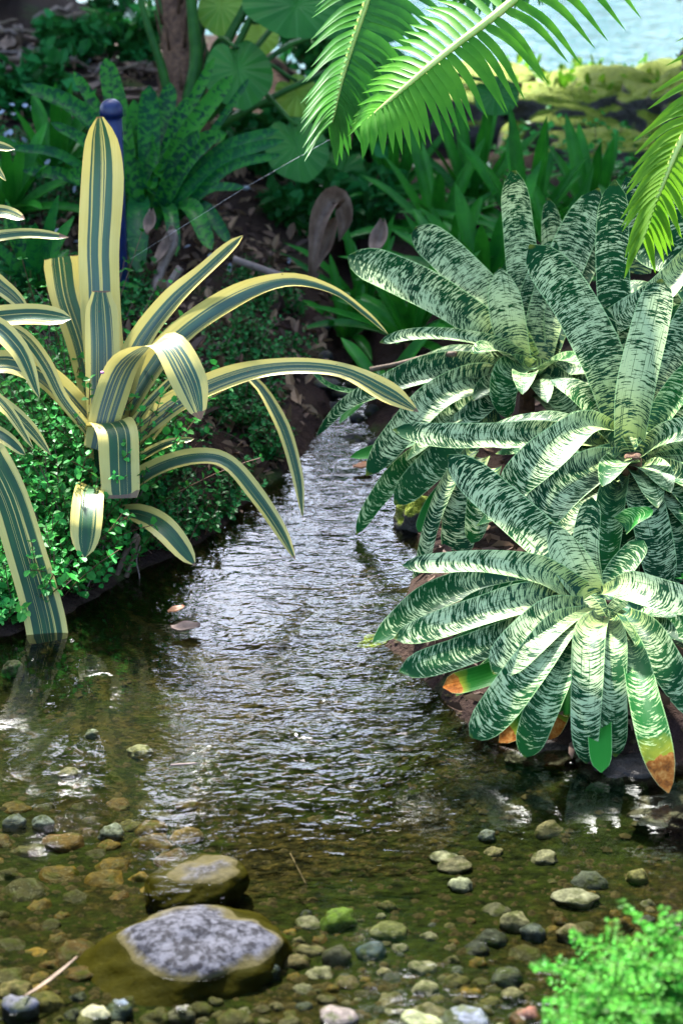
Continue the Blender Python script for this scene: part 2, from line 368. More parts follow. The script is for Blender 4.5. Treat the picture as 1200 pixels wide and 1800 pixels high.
# ------------------------------------------------------------------ ground, stream, pond
BANK = [(-700, 1260), (-300, 1180), (0, 1118), (110, 1085), (240, 1012), (330, 975), (400, 930), (455, 870), (520, 820), (555, 750),
        (578, 670), (592, 590), (560, 480), (532, 400), (505, 330), (560, 322), (585, 405), (612, 480), (648, 560), (668, 650), (650, 740),
        (685, 820), (725, 890), (745, 960), (700, 1060), (668, 1135), (735, 1195), (830, 1290), (950, 1306), (1060, 1335), (1200, 1350), (1500, 1390), (1900, 1430)]
poly = [(G(x, y).x, G(x, y).y) for x, y in BANK]
poly = [(-3.0, 0.6)] + [(-3.0, poly[0][1])] + poly + [(3.0, poly[-1][1])] + [(3.0, 0.6)]
PA = np.array(poly); PB = np.roll(PA, -1, axis=0)
def sdist(X, Y):
    """signed distance to the stream's edge, positive in the stream"""
    X = np.asarray(X, float); Y = np.asarray(Y, float)
    best = np.full(X.shape, 1e9); ins = np.zeros(X.shape, bool)
    for (ax, ay), (bx, by) in zip(PA, PB):
        dx, dy = bx - ax, by - ay
        t = np.clip(((X - ax) * dx + (Y - ay) * dy) / (dx * dx + dy * dy + 1e-12), 0, 1)
        best = np.minimum(best, np.hypot(X - ax - t * dx, Y - ay - t * dy))
        c = ((ay > Y) != (by > Y)) & (X < (bx - ax) * (Y - ay) / (by - ay + 1e-12) + ax)
        ins ^= c
    return np.where(ins, best, -best)
def fbm(x, y, s, o=4): return noise.fractal(Vector((x * s, y * s, 3.3)), 0.9, 2.0, o, noise_basis='PERLIN_ORIGINAL')
def height(X, Y):
    X = np.atleast_1d(np.asarray(X, float)); Y = np.atleast_1d(np.asarray(Y, float))
    d = sdist(X, Y)
    nz = np.array([fbm(x, y, 2.4) for x, y in zip(X.ravel(), Y.ravel())]).reshape(X.shape)
    d = d + 0.022 * nz * (np.abs(d) < 0.3)
    bed = -np.minimum(0.075, 0.010 + 0.30 * d) + 0.012 * nz
    bed = np.maximum(bed, -0.016 - 0.10 * np.clip(Y - 2.12, 0, 9))
    bed = bed + 0.024 * np.clip((Y - 4.25) / 0.5, 0, 1) + 0.010 * nz * (Y > 4.25)
    e = np.clip(-d, 0, None)
    left = np.clip((-X + 0.15) / 0.5, 0, 1)
    bank = 0.045 * (1 - np.exp(-e / (0.05 + 0.09 * left))) + np.minimum(e, 1.6) * (0.07 + 0.07 * left) + 0.11 * left * np.clip(Y - 4.0, 0, 5) + 0.03 * nz * np.clip(e / 0.15, 0, 1)
    bank = bank + 0.05 * np.clip(Y - 4.6, 0, 2.5) * (1 - left)
    w = np.clip((Y - 7.6 - 2.0 * np.clip(-X - 0.9, 0, 3)) / 1.0, 0, 1); w = w * w * (3 - 2 * w)
    bank = bank * (1 - w) + w * (-0.45)
    far = np.clip((Y - 34) / 5, 0, 1); side = np.clip((np.abs(X) - 16) / 4, 0, 1)
    bank = bank + np.maximum(far, side * (Y > 8)) * (0.45 + 0.9) * (Y > 8)
    return np.where(d > 0, bed, bank)
def H(x, y): return float(height(x, y)[0])

def graded(a, b, fine_a, fine_b, step, grow):
    xs = list(np.arange(fine_a, fine_b + 1e-6, step)); s = step
    while xs[-1] < b: s *= grow; xs.append(xs[-1] + s)
    s = step
    while xs[0] > a: s *= grow; xs.insert(0, xs[0] - s)
    return np.array(xs)
gx = graded(-140, 140, -1.3, 1.3, 0.02, 1.18); gy = graded(-60, 260, 1.7, 5.4, 0.022, 1.10)
GX, GY = np.meshgrid(gx, gy); GZ = height(GX, GY)
nx, ny = len(gx), len(gy)
v = np.stack([GX.ravel(), GY.ravel(), GZ.ravel()], 1)
f = [(j * nx + i, j * nx + i + 1, (j + 1) * nx + i + 1, (j + 1) * nx + i) for j in range(ny - 1) for i in range(nx - 1)]
tag(link('ground', mesh('ground', v, f), M['ground']), 'brown earth banks and gravelly bed of the little stream', kind='structure')

wx = np.linspace(-2.6, 2.6, 105); wy = np.linspace(0.9, 7.3, 200)
WX, WY = np.meshgrid(wx, wy)
me = mesh('water', np.stack([WX.ravel(), WY.ravel(), np.zeros(WX.size)], 1),
          [(j * 105 + i, j * 105 + i + 1, (j + 1) * 105 + i + 1, (j + 1) * 105 + i) for j in range(199) for i in range(104)])
c0 = G(580, 1130)                                       # the current runs down the middle of the brook
core = np.exp(-((WX - (c0.x + 0.06 * (WY - c0.y) + 0.03)) / 0.22) ** 2)
reach = 1 / (1 + np.exp(-(WY - 2.62) / 0.10))
fattr(me, 'ripple', (0.055 + 0.94 * core * reach + 0.10 * (1 - reach) * np.clip((WX + .05) / .2, 0, 1)).ravel())
tag(link('water', me, M['water']), 'clear rippled shallow stream water', kind='structure')
px_, py_ = [-60, 60, 60, -60], [7.5, 7.5, 36, 36]
tag(link('pond', mesh('pond', [(a, b, -0.06) for a, b in zip(px_, py_)], [(0, 1, 2, 3)]), M['pond']), 'teal open pond water beyond the mossy ledge', kind='structure')

# ------------------------------------------------------------------ strap leaves
def strap(name, parent, pts, w, z0, mat, color=(0.5, 0, 0), f=0.75, u=0.5, chan=(0.30, 0.06), tip=0.84, blunt=0.0, nseg=None, nac=8, wave=0.02, seed=None):
    """a strap leaf through view points (px, py, depth offset): real depths, real widths; f, u say how its upper face leans to the viewer / the sky"""
    n = nseg or max(16, 5 * (len(pts) - 1))
    C3 = [tuple(P(a, b, z0 + c)) for a, b, c in pts]
    cs = catmull(C3, n)
    wv = catmull([(x, ) for x in w], n)[:, 0]
    fl = f if hasattr(f, '__len__') else [f] * len(pts)
    ul = u if hasattr(u, '__len__') else [u] * len(pts)
    fu = catmull(list(zip(fl, ul)), n)
    rs = random.Random(seed if seed is not None else int(pts[-1][0] * 7 + pts[-1][1] * 13))
    ph = rs.random() * 6.28
    ln = np.concatenate([[0], np.cumsum(np.linalg.norm(np.diff(cs, axis=0), axis=1))])
    verts, AC, AL, T, S = [], [], [], [], []
    prev = None
    for i in range(n + 1):
        p = Vector(cs[i]); t = i / n
        tg = Vector(cs[min(i + 1, n)] - cs[max(i - 1, 0)]).normalized()
        V = (CAM - p).normalized()
        N = V * fu[i][0] + ZUP * fu[i][1]
        side = tg.cross(N)
        if side.length < 0.15 and prev is not None: side = prev.copy()
        side = (side - tg * side.dot(tg)).normalized()
        if prev is not None:
            if side.dot(prev) < 0 and side.dot(prev) < -0.3: side = -side
            side = (side * 0.6 + prev * 0.4); side = (side - tg * side.dot(tg)).normalized()
        prev = side.copy()
        nrm = side.cross(tg).normalized()
        if nrm.dot(N) < 0 and abs(nrm.dot(N)) > 0.3: nrm = nrm
        depth = (p - CAM).dot(FWD)
        hw = 0.5 * wv[i] * depth / FPX
        if t > tip:
            q = (t - tip) / (1 - tip)
            hw *= max(blunt, math.sqrt(max(0.0, 1 - q ** 2.2)) * (1 - 0.15 * q)) if q < 1 else max(blunt, 0.06)
        ch = chan[0] + (chan[1] - chan[0]) * min(1, t * 1.3)
        for k in range(nac + 1):
            s = -1 + 2 * k / nac
            off = ch * (s * s - 0.4) * hw * 2 + wave * hw * math.sin(ln[i] * 42 + ph + 2.0 * s) * abs(s) ** 3 * 2
            verts.append(p + side * (s * hw) + nrm * off)
            AC.append(s * hw); AL.append(ln[i]); T.append(t); S.append(s)
    m_ = nac + 1
    fs = [(i * m_ + k, i * m_ + k + 1, (i + 1) * m_ + k + 1, (i + 1) * m_ + k) for i in range(n) for k in range(nac)]
    me = mesh(name, verts, fs)
    for nm, a in (('across', AC), ('along', AL), ('t', T), ('s', S)): fattr(me, nm, a)
    o = link(name, me, mat, parent); o.color = (*color, 1)
    return o

def plant(name, px, py, z, label, cat, group=None):
    p = P(px, py, z); p.z = H(p.x, p.y)
    e = empty(name, p); tag(e, label, cat, group); bpy.context.view_layer.update()
    return e

def core_stem(parent, px, py, z, r, mat, down=0.9):
    a = P(px, py, z); b = parent.location.copy(); b.z -= 0.02
    path = [b.lerp(a, k / 5) for k in range(6)]
    tube('stem', path, [r * .6, r * .55, r * .5, r * .5, r * .45, r * .4], M['bark'], parent, 8)

GB = 'striped bromeliads on the right bank'
zA, zB, zC, zD = 4.10, 3.75, 3.35, 3.98
A = plant('striped_bromeliad', 925, 640, zA, 'white and green banded bromeliad reaching farthest left over the stream', 'bromeliad', GB)
for pts, w, c, kw in [
    ([(925, 640, 0), (850, 577, -.03), (760, 517, -.05), (680, 477, -.05), (611, 450, -.03)], [45, 70, 80, 80, 62], (.55, 0, 0), {}),
    ([(925, 635, 0), (868, 545, .05), (815, 482, .09), (765, 432, .11), (726, 405, .11)], [55, 76, 78, 72, 60], (.6, 0, 0), {'blunt': .3}),
    ([(908, 632, -.03), (893, 570, -.04), (884, 515, -.04), (878, 470, -.03)], [52, 66, 62, 40], (.75, 0, 0), {'tip': .6}),
    ([(936, 620, .05), (922, 500, .10), (909, 390, .12), (901, 300, .10)], [50, 64, 58, 52], (.55, 0, 0), {'tip': .80, 'blunt': .2}),
    ([(958, 520, .20), (972, 440, .22), (963, 349, .22)], [45, 46, 44], (.6, 0, 0), {'tip': .6}),
    ([(930, 652, -.02), (870, 606, -.06), (790, 588, -.09), (720, 588, -.10), (667, 602, -.10)], [50, 34, 27, 27, 22], (.6, 0, 0), {'f': .6}),
    ([(928, 640, -.03), (899, 648, -.09), (884, 690, -.11), (893, 735, -.10)], [38, 60, 52, 30], (.55, .2, 0), {}),
    ([(905, 668, 0), (830, 645, -.03), (750, 650, -.05), (665, 682, -.05), (605, 712, -.03), (556, 766, 0)], [45, 58, 58, 42, 27, 18], (.42, 0, 0), {}),
    ([(545, 650, -.02), (585, 680, -.03), (650, 692, -.02)], [8, 10, 10], (.5, .3, 0), {'tip': .95}),
    ([(912, 672, 0), (838, 668, -.05), (765, 698, -.10), (702, 762, -.12), (643, 836, -.10)], [48, 66, 64, 60, 44], (.55, 0, 0), {}),
    ([(885, 735, -.05), (815, 775, -.10), (750, 828, -.12), (692, 886, -.10)], [52, 66, 62, 50], (.42, .15, 0), {}),
    ([(855, 738, -.03), (770, 785, -.06), (702, 832, -.07), (655, 888, -.06), (626, 939, -.05)], [40, 52, 48, 34, 22], (.5, .25, 0), {}),
    ([(790, 735, .03), (705, 778, .02), (616, 804, .0)], [32, 32, 22], (.1, .6, 0), {}),
    ([(930, 635, 0), (978, 665, -.03), (1028, 715, -.03), (1062, 748, -.0)], [25, 42, 48, 34], (.45, 0, 0), {}),
    ([(945, 678, -.05), (975, 686, -.11), (1004, 718, -.13), (1020, 748, -.12)], [28, 58, 54, 34], (.55, .1, 0), {}),
    ([(945, 640, .02), (958, 560, .06), (1000, 445, .11), (1052, 331, .12)], [50, 72, 78, 62], (.55, 0, 0), {}),
    ([(955, 640, .06), (985, 540, .14), (1020, 470, .18), (1045, 400, .2)], [45, 60, 60, 45], (.35, 0, 0), {}),
    ([(940, 640, .04), (930, 560, .07), (950, 480, .10), (975, 420, .12)], [45, 55, 50, 35], (.5, 0, 0), {}),
    ([(860, 700, .03), (815, 740, 0), (770, 800, -.03), (730, 850, -.03)], [45, 50, 45, 25], (.45, 0, 0), {}),
    ([(830, 790, -.15), (792, 840, -.22), (760, 915, -.25), (742, 990, -.26), (727, 1047, -.25)], [25, 30, 30, 27, 18], (.45, 0, 0), {}),
    ([(840, 800, -.15), (815, 845, -.21), (808, 915, -.24), (800, 985, -.24)], [45, 66, 68, 60], (.45, 0, 0), {}),
    ([(860, 820, -.20), (845, 870, -.26), (838, 915, -.28), (828, 955, -.27)], [45, 50, 46, 30], (.55, .1, 0), {}),
    ([(790, 850, -.12), (760, 890, -.14), (735, 935, -.15)], [30, 34, 22], (.1, .6, 0), {}),
    ([(905, 640, -.03), (870, 690, -.07), (820, 735, -.09), (775, 760, -.09)], [35, 45, 42, 30], (.5, .0, 0), {}),
]:
    w = [q * .92 for q in w]
    strap('leaf', A, pts, w, zA, M['striped'], c, **kw)
core_stem(A, 928, 668, zA, .035, M['stalk'])

B = plant('striped_bromeliad', 1115, 785, zB, 'white and green banded bromeliad with tall broad leaves at right edge, middle of the clump', 'bromeliad', GB)
for pts, w, c, kw in [
    ([(1090, 755, 0), (1062, 645, .03), (1002, 525, .08), (930, 430, .10)], [55, 86, 88, 78], (.55, 0, 0), {}),
    ([(1106, 765, .06), (1086, 620, .11), (1075, 450, .16), (1080, 316, .16)], [50, 62, 64, 58], (.42, 0, 0), {}),
    ([(1106, 770, -.03), (1116, 685, -.05), (1140, 580, -.04), (1162, 490, .0)], [58, 74, 72, 60], (.78, 0, 0), {'chan': (.42, .1)}),
    ([(1085, 752, 0), (1032, 743, -.07), (972, 788, -.13), (920, 832, -.15), (878, 872, -.13)], [25, 52, 78, 76, 56], (.62, 0, 0), {}),
    ([(1095, 800, -.02), (1048, 818, -.09), (988, 860, -.15), (942, 910, -.17), (914, 957, -.15)], [36, 72, 86, 78, 48], (.55, 0, 0), {}),
    ([(1062, 772, .05), (960, 763, 0), (880, 766, -.03), (780, 766, -.05), (690, 755, -.04)], [40, 52, 54, 52, 42], (.55, 0, 0), {}),
    ([(1085, 840, -.04), (1074, 876, -.11), (1064, 950, -.15), (1050, 1010, -.16), (1026, 1054, -.15)], [42, 54, 58, 54, 38], (.46, .25, 0), {'chan': (.5, .25)}),
    ([(1105, 832, -.03), (1128, 868, -.09), (1150, 950, -.13), (1166, 1036, -.13)], [45, 68, 70, 60], (.52, 0, 0), {}),
    ([(1092, 925, -.17), (1112, 908, -.18), (1147, 897, -.18)], [44, 38, 18], (.9, .8, 0), {'tip': .9}),
    ([(1125, 795, 0), (1162, 766, -.06), (1212, 756, -.09), (1270, 785, -.09)], [28, 48, 50, 34], (.5, 0, 0), {}),
    ([(1140, 815, 0), (1185, 838, -.06), (1232, 892, -.09), (1260, 950, -.09)], [38, 58, 58, 40], (.45, 0, 0), {}),
    ([(1128, 750, .03), (1165, 650, .08), (1215, 555, .12), (1240, 500, .12)], [40, 58, 60, 45], (.5, 0, 0), {}),
    ([(1140, 760, 0), (1195, 680, .02), (1255, 620, .03)], [40, 55, 50], (.6, .3, 0), {}),
    ([(1118, 760, .02), (1090, 690, .05), (1070, 610, .08), (1062, 540, .1)], [35, 45, 45, 30], (.5, 0, 0), {}),
    ([(1140, 830, -.03), (1175, 900, -.08), (1200, 990, -.1), (1215, 1060, -.1)], [40, 55, 58, 40], (.45, .1, 0), {}),
    ([(1100, 835, -.0), (1095, 900, -.04), (1100, 970, -.05), (1105, 1030, -.05)], [40, 50, 50, 40], (.4, .1, 0), {}),
    ([(1060, 830, .02), (1000, 880, .0), (960, 950, -.0), (940, 1000, .0)], [40, 55, 55, 40], (.45, .1, 0), {}),
    ([(1080, 790, -.02), (1060, 800, -.05), (1020, 820, -.07), (980, 850, -.08)], [30, 40, 40, 25], (.4, .2, 0), {}),
]:
    w = [q * .92 for q in w]
    strap('leaf', B, pts, w, zB, M['striped'], c, **kw)
core_stem(B, 1112, 800, zB, .04, M['stalk'])

Cc = plant('striped_bromeliad', 1060, 1075, zC, 'lowest white and green banded bromeliad with leaves drooping into the water', 'bromeliad', GB)
for pts, w, c, kw in [
    ([(1024, 1038, .02), (985, 982, .06), (922, 922, .10), (852, 860, .12), (786, 800, .12)], [48, 76, 82, 78, 58], (.55, 0, 0), {}),
    ([(1036, 1050, -.02), (1004, 995, -.03), (966, 918, -.02)], [62, 74, 50], (.78, 0, 0), {'tip': .6, 'chan': (.4, .15)}),
    ([(1022, 1046, -.03), (950, 1005, -.06), (855, 988, -.08), (770, 990, -.08), (707, 994, -.07)], [55, 60, 48, 42, 30], (.62, 0, 0), {}),
    ([(1012, 1052, -.03), (930, 1052, -.09), (842, 1076, -.12), (762, 1102, -.13), (692, 1122, -.12)], [45, 64, 62, 56, 44], (.58, 0, 0), {}),
    ([(1002, 1072, -.03), (905, 1112, -.11), (802, 1150, -.14), (701, 1180, -.14)], [38, 58, 64, 54], (.48, .05, 0), {}),
    ([(965, 1010, .08), (860, 1016, .09), (765, 1048, .07), (702, 1094, .04), (654, 1131, .01)], [40, 52, 64, 52, 22], (.42, .12, 0), {}),
    ([(1032, 1062, -.03), (977, 1080, -.11), (922, 1126, -.17), (866, 1184, -.19)], [36, 76, 84, 70], (.62, 0, 0), {}),
    ([(1042, 1076, -.03), (987, 1100, -.13), (932, 1170, -.19), (872, 1250, -.21), (826, 1296, -.20)], [33, 62, 78, 76, 58], (.55, .05, 0), {}),
    ([(1050, 1086, -.03), (1002, 1130, -.14), (966, 1210, -.20), (938, 1282, -.21), (921, 1331, -.20)], [33, 58, 68, 62, 46], (.52, .15, 0), {}),
    ([(1056, 1082, -.05), (1036, 1112, -.15), (1031, 1200, -.21), (1028, 1282, -.22), (1030, 1342, -.21)], [33, 60, 61, 54, 38], (.6, .0, 0), {}),
    ([(1070, 1086, -.05), (1078, 1122, -.15), (1077, 1200, -.20), (1078, 1272, -.21), (1081, 1331, -.20)], [28, 48, 51, 52, 40], (.6, .1, 0), {}),
    ([(1086, 1086, -.04), (1113, 1150, -.16), (1132, 1232, -.24), (1152, 1312, -.29), (1174, 1394, -.31)], [25, 48, 60, 64, 38], (.50, .25, .70), {}),
    ([(1096, 1076, -.03), (1132, 1110, -.11), (1177, 1180, -.16), (1235, 1265, -.17)], [28, 62, 68, 58], (.52, .12, 0), {}),
    ([(1050, 1042, -.03), (1090, 1030, -.12), (1152, 1044, -.17), (1236, 1066, -.18)], [28, 62, 68, 60], (.58, 0, 0), {}),
    ([(945, 1130, -.05), (872, 1180, -.09), (778, 1208, -.10)], [40, 48, 46], (.1, 1, .55), {}),
    ([(1005, 1150, -.08), (952, 1240, -.13), (876, 1305, -.14)], [35, 48, 36], (.1, 1, .6), {}),
    ([(1046, 1130, -.10), (1052, 1262, -.20), (1056, 1358, -.245)], [30, 46, 40], (.15, 1, 0), {}),
    ([(1010, 1150, -.08), (990, 1230, -.14), (965, 1300, -.15)], [30, 44, 32], (.2, .6, .9), {}),
    ([(1042, 1042, .02), (1028, 965, .05), (1040, 874, .06)], [42, 52, 40], (.6, 0, 0), {}),
    ([(1100, 1062, -.0), (1180, 1092, -.05), (1250, 1110, -.06)], [30, 60, 50], (.4, .2, 0), {}),
    ([(1100, 1085, -.02), (1160, 1160, -.07), (1200, 1260, -.09)], [30, 55, 40], (.1, .6, .5), {}),
    ([(1060, 1050, .02), (1090, 1000, .05), (1130, 950, .08)], [40, 50, 40], (.45, .1, 0), {}),
    ([(1020, 1060, .03), (940, 1040, .05), (860, 1050, .05), (800, 1070, .05)], [40, 46, 44, 25], (.3, .1, 0), {}),
    ([(1000, 1060, .0), (920, 1090, -.03), (840, 1120, -.04), (780, 1140, -.04)], [40, 46, 44, 25], (.3, .3, 0), {}),
]:
    w = [q * .92 for q in w]
    strap('leaf', Cc, pts, w, zC, M['striped'], c, **kw)
core_stem(Cc, 1062, 1090, zC, .035, M['stalk'])

D = plant('striped_bromeliad', 1250, 585, zD, 'banded bromeliad mostly beyond the right edge, its leaves behind the near palm frond', 'bromeliad', GB)
for pts, w, c, kw in [
    ([(1240, 560, 0), (1190, 470, .05), (1140, 440, .08), (1105, 400, .1)], [45, 60, 60, 40], (.25, 0, 0), {}),
    ([(1235, 555, .03), (1205, 450, .08), (1180, 370, .1), (1165, 300, .1)], [45, 62, 60, 40], (.35, 0, 0), {}),
    ([(1215, 450, -.05), (1160, 512, -.10), (1105, 548, -.12), (1045, 582, -.11)], [38, 52, 54, 46], (.6, 0, 0), {}),
    ([(1240, 590, -.03), (1190, 560, -.06), (1150, 570, -.08), (1120, 610, -.08)], [40, 50, 46, 30], (.4, .1, 0), {}),
    ([(1240, 600, -.03), (1200, 640, -.09), (1180, 700, -.11), (1165, 750, -.11)], [40, 56, 54, 36], (.5, .3, 0), {}),
    ([(1250, 560, .05), (1240, 430, .1), (1215, 320, .12)], [45, 60, 45], (.45, 0, 0), {}),
    ([(1120, 480, .22), (1130, 400, .24), (1100, 310, .25)], [45, 50, 35], (.5, 0, 0), {}),
]:
    strap('leaf', D, pts, w, zD, M['striped'], c, **kw)
core_stem(D, 1250, 600, zD, .035, M['stalk'])

def fill(pl, cx, cy, z, n, L, wd, seed):
    r = random.Random(seed); c = P(cx, cy, z + .04); c.z -= .03
    for i in range(n):
        az = 2 * math.pi * (i * .381966) + r.uniform(-.3, .3); e = R(r.uniform(5, 60)); ll = L * r.uniform(.75, 1.1); pts = []
        for t in (0.05, .35, .7, 1.0):
            ho = ll * math.cos(e) * t; ve = ll * math.sin(e) * t - .45 * ll * t * t
            q = c + Vector((math.cos(az) * ho, math.sin(az) * ho * .9, ve)); q.z = max(q.z, .015)
            d = q - CAM; dz = d.dot(FWD); pts.append((600 + d.dot(RGT) / dz * FPX, 900 - d.dot(UPV) / dz * FPX, dz))
        w_ = wd / z * FPX
        strap('leaf', pl, pts, [w_ * .7, w_, w_ * .95, w_ * .5], 0., M['striped'], (r.uniform(.4, .62), r.uniform(0, .15), 0), f=.4, u=.8, nseg=14, tip=.75)
fill(A, 925, 660, zA, 28, .36, .052, 61); fill(B, 1112, 800, zB, 26, .34, .054, 62); fill(Cc, 1062, 1085, zC, 20, .27, .048, 63); fill(D, 1250, 600, zD, 20, .34, .052, 64)

# ------------------------------------------------------------------ cream-edged bromeliads, left bank
GV = 'cream edged bromeliads on the left bank'
z1 = 3.95
V1 = plant('variegated_bromeliad', 200, 880, z1, 'bromeliad with long cream edged green leaves arching over the stream', 'bromeliad', GV)
for pts, w, c, kw in [
    ([(200, 770, 0), (181, 600, .03), (174, 450, .04), (181, 310, .03), (176, 205, 0)], [66, 70, 71, 74, 46], (.75, .1, 0), {'tip': .88, 'blunt': .25, 'chan': (.3, .12)}),
    ([(182, 800, -.03), (182, 690, -.05), (180, 590, -.06), (178, 511, -.06)], [48, 60, 60, 54], (1.0, .55, 0), {'blunt': .55}),
    ([(172, 740, .05), (147, 610, .07), (119, 520, .07), (108, 452, .05)], [42, 56, 62, 66], (.45, .1, 0), {'tip': .98, 'blunt': .9}),
    ([(208, 720, 0), (243, 612, -.02), (300, 532, -.02), (362, 474, 0), (427, 414, .03)], [50, 46, 40, 28, 24], (.75, .0, 0), {'chan': (.5, .3), 'f': .5}),
    ([(215, 730, 0), (296, 612, -.02), (400, 533, -.03), (500, 495, -.03), (582, 510, -.02), (640, 550, 0), (682, 588, 0)], [45, 48, 46, 30, 17, 13, 9], (.6, 0, 0), {'chan': (.45, .3), 'f': .55}),
    ([(172, 790, -.08), (192, 710, -.10), (225, 635, -.13), (286, 600, -.19), (328, 660, -.23), (353, 738, -.23)], [50, 58, 62, 62, 66, 46], (.95, .1, .25), {'f': [-.9, -.9, -.45, .4, .85, .9], 'u': [.1, .3, .9, .9, .5, .4], 'chan': (.15, .08)}),
    ([(225, 775, 0), (312, 708, -.03), (402, 665, -.05), (500, 645, -.06), (600, 652, -.07), (680, 690, -.08), (735, 724, -.08)], [45, 46, 42, 32, 30, 42, 22], (.55, .0, .1), {'chan': (.35, .15)}),
    ([(232, 800, .05), (332, 692, .08), (430, 660, .08), (490, 735, .05), (521, 830, .02), (532, 910, 0)], [30, 24, 15, 24, 21, 9], (.5, .1, 0), {}),
    ([(188, 870, 0), (180, 785, -.04), (190, 742, -.10), (206, 758, -.15), (210, 810, -.17), (213, 876, -.17)], [52, 62, 72, 72, 70, 66], (.15, .06, .2), {'f': [-.9, -.7, .1, .8, .95, .95], 'u': [.1, .4, 1, .6, .3, .2], 'tip': .985, 'blunt': .85, 'chan': (.1, .05)}),
    ([(186, 885, 0), (170, 855, -.06), (158, 862, -.18), (152, 918, -.25), (149, 980, -.26)], [42, 48, 52, 56, 44], (.1, .1, 0), {'f': [0, .4, .8, .95, .95], 'u': [.8, 1, .5, .3, .3], 'chan': (.15, .08)}),
    ([(208, 865, 0), (280, 822, -.05), (350, 804, -.10), (402, 815, -.12), (452, 872, -.14), (492, 932, -.15), (519, 984, -.15)], [40, 35, 33, 30, 30, 24, 12], (.3, .0, .1), {'chan': (.35, .2)}),
    ([(188, 905, 0), (240, 903, -.08), (290, 930, -.14), (343, 994, -.17)], [26, 38, 46, 30], (.25, .0, 0), {}),
    ([(228, 815, .02), (290, 781, .0), (342, 771, .0)], [18, 16, 9], (.3, -.3, 0), {}),
    ([(180, 770, 0), (112, 692, -.05), (60, 652, -.10), (0, 636, -.12), (-70, 660, -.12)], [44, 50, 47, 46, 40], (.6, .0, 0), {}),
    ([(190, 800, -.03), (150, 750, -.08), (110, 700, -.1), (80, 640, -.1), (40, 590, -.1), (-20, 560, -.1)], [24, 22, 22, 26, 26, 20], (.3, -.1, 0), {}),
    ([(225, 760, -.01), (270, 700, -.02), (330, 640, -.02)], [18, 16, 9], (.2, -.4, 0), {}),
    ([(235, 780, .0), (300, 725, -.02), (350, 695, -.02)], [26, 22, 9], (.2, -.4, 0), {}),
]:
    strap('leaf', V1, pts, w, z1, M['varieg'], c, **kw)
core_stem(V1, 195, 850, z1, .04, M['stalk'])

z2 = 3.78
V2 = plant('variegated_bromeliad', -150, 800, z2, 'cream edged bromeliad at the left border, one wide leaf dipping into the water', 'bromeliad', GV)
for pts, w, c, kw in [
    ([(-150, 560, 0), (-60, 440, 0), (30, 411, 0), (121, 417, 0)], [30, 26, 20, 17], (.2, -.2, .4), {}),
    ([(-160, 640, 0), (-60, 572, 0), (40, 553, -.02), (126, 560, -.03)], [34, 42, 42, 36], (.2, .0, 0), {}),
    ([(-150, 560, 0), (-60, 390, .03), (0, 372, .02), (44, 385, 0)], [30, 28, 26, 20], (.2, -.1, .5), {}),
    ([(-150, 520, .02), (-90, 330, .05), (-30, 260, .05), (27, 262, .05)], [30, 26, 22, 16], (.2, -.2, 0), {}),
    ([(-150, 470, .02), (-80, 300, .05), (-30, 275, .05), (11, 318, .03)], [24, 20, 18, 12], (.3, -.1, 0), {}),
    ([(-150, 660, -.02), (-40, 570, -.06), (30, 610, -.09), (70, 700, -.1)], [34, 38, 36, 16], (.4, .0, 0), {}),
    ([(-150, 680, 0), (-60, 745, -.06), (5, 850, -.12), (50, 985, -.15), (76, 1075, -.16), (86, 1128, -.172)], [60, 64, 68, 70, 72, 72], (.05, .75, 0), {'tip': .985, 'blunt': .9, 'chan': (.12, .05), 'f': .9, 'u': .35}),
    ([(-150, 640, 0), (-30, 690, -.06), (40, 740, -.08), (90, 800, -.08)], [24, 26, 26, 12], (.2, -.2, 0), {}),
    ([(-150, 660, 0), (-50, 735, -.05), (10, 770, -.08), (45, 800, -.08)], [24, 26, 26, 14], (.5, -.2, 0), {}),
    ([(-120, 560, .10), (-50, 480, .12), (10, 510, .12), (50, 548, .12)], [30, 34, 32, 18], (.6, .2, 0), {}),
    ([(-150, 680, 0), (-80, 660, -.1), (0, 705, -.14), (60, 790, -.15)], [22, 22, 22, 10], (.3, -.3, 0), {}),
]:
    strap('leaf', V2, pts, w, z2, M['varieg'], c, **kw)
core_stem(V2, -150, 700, z2, .04, M['stalk'])

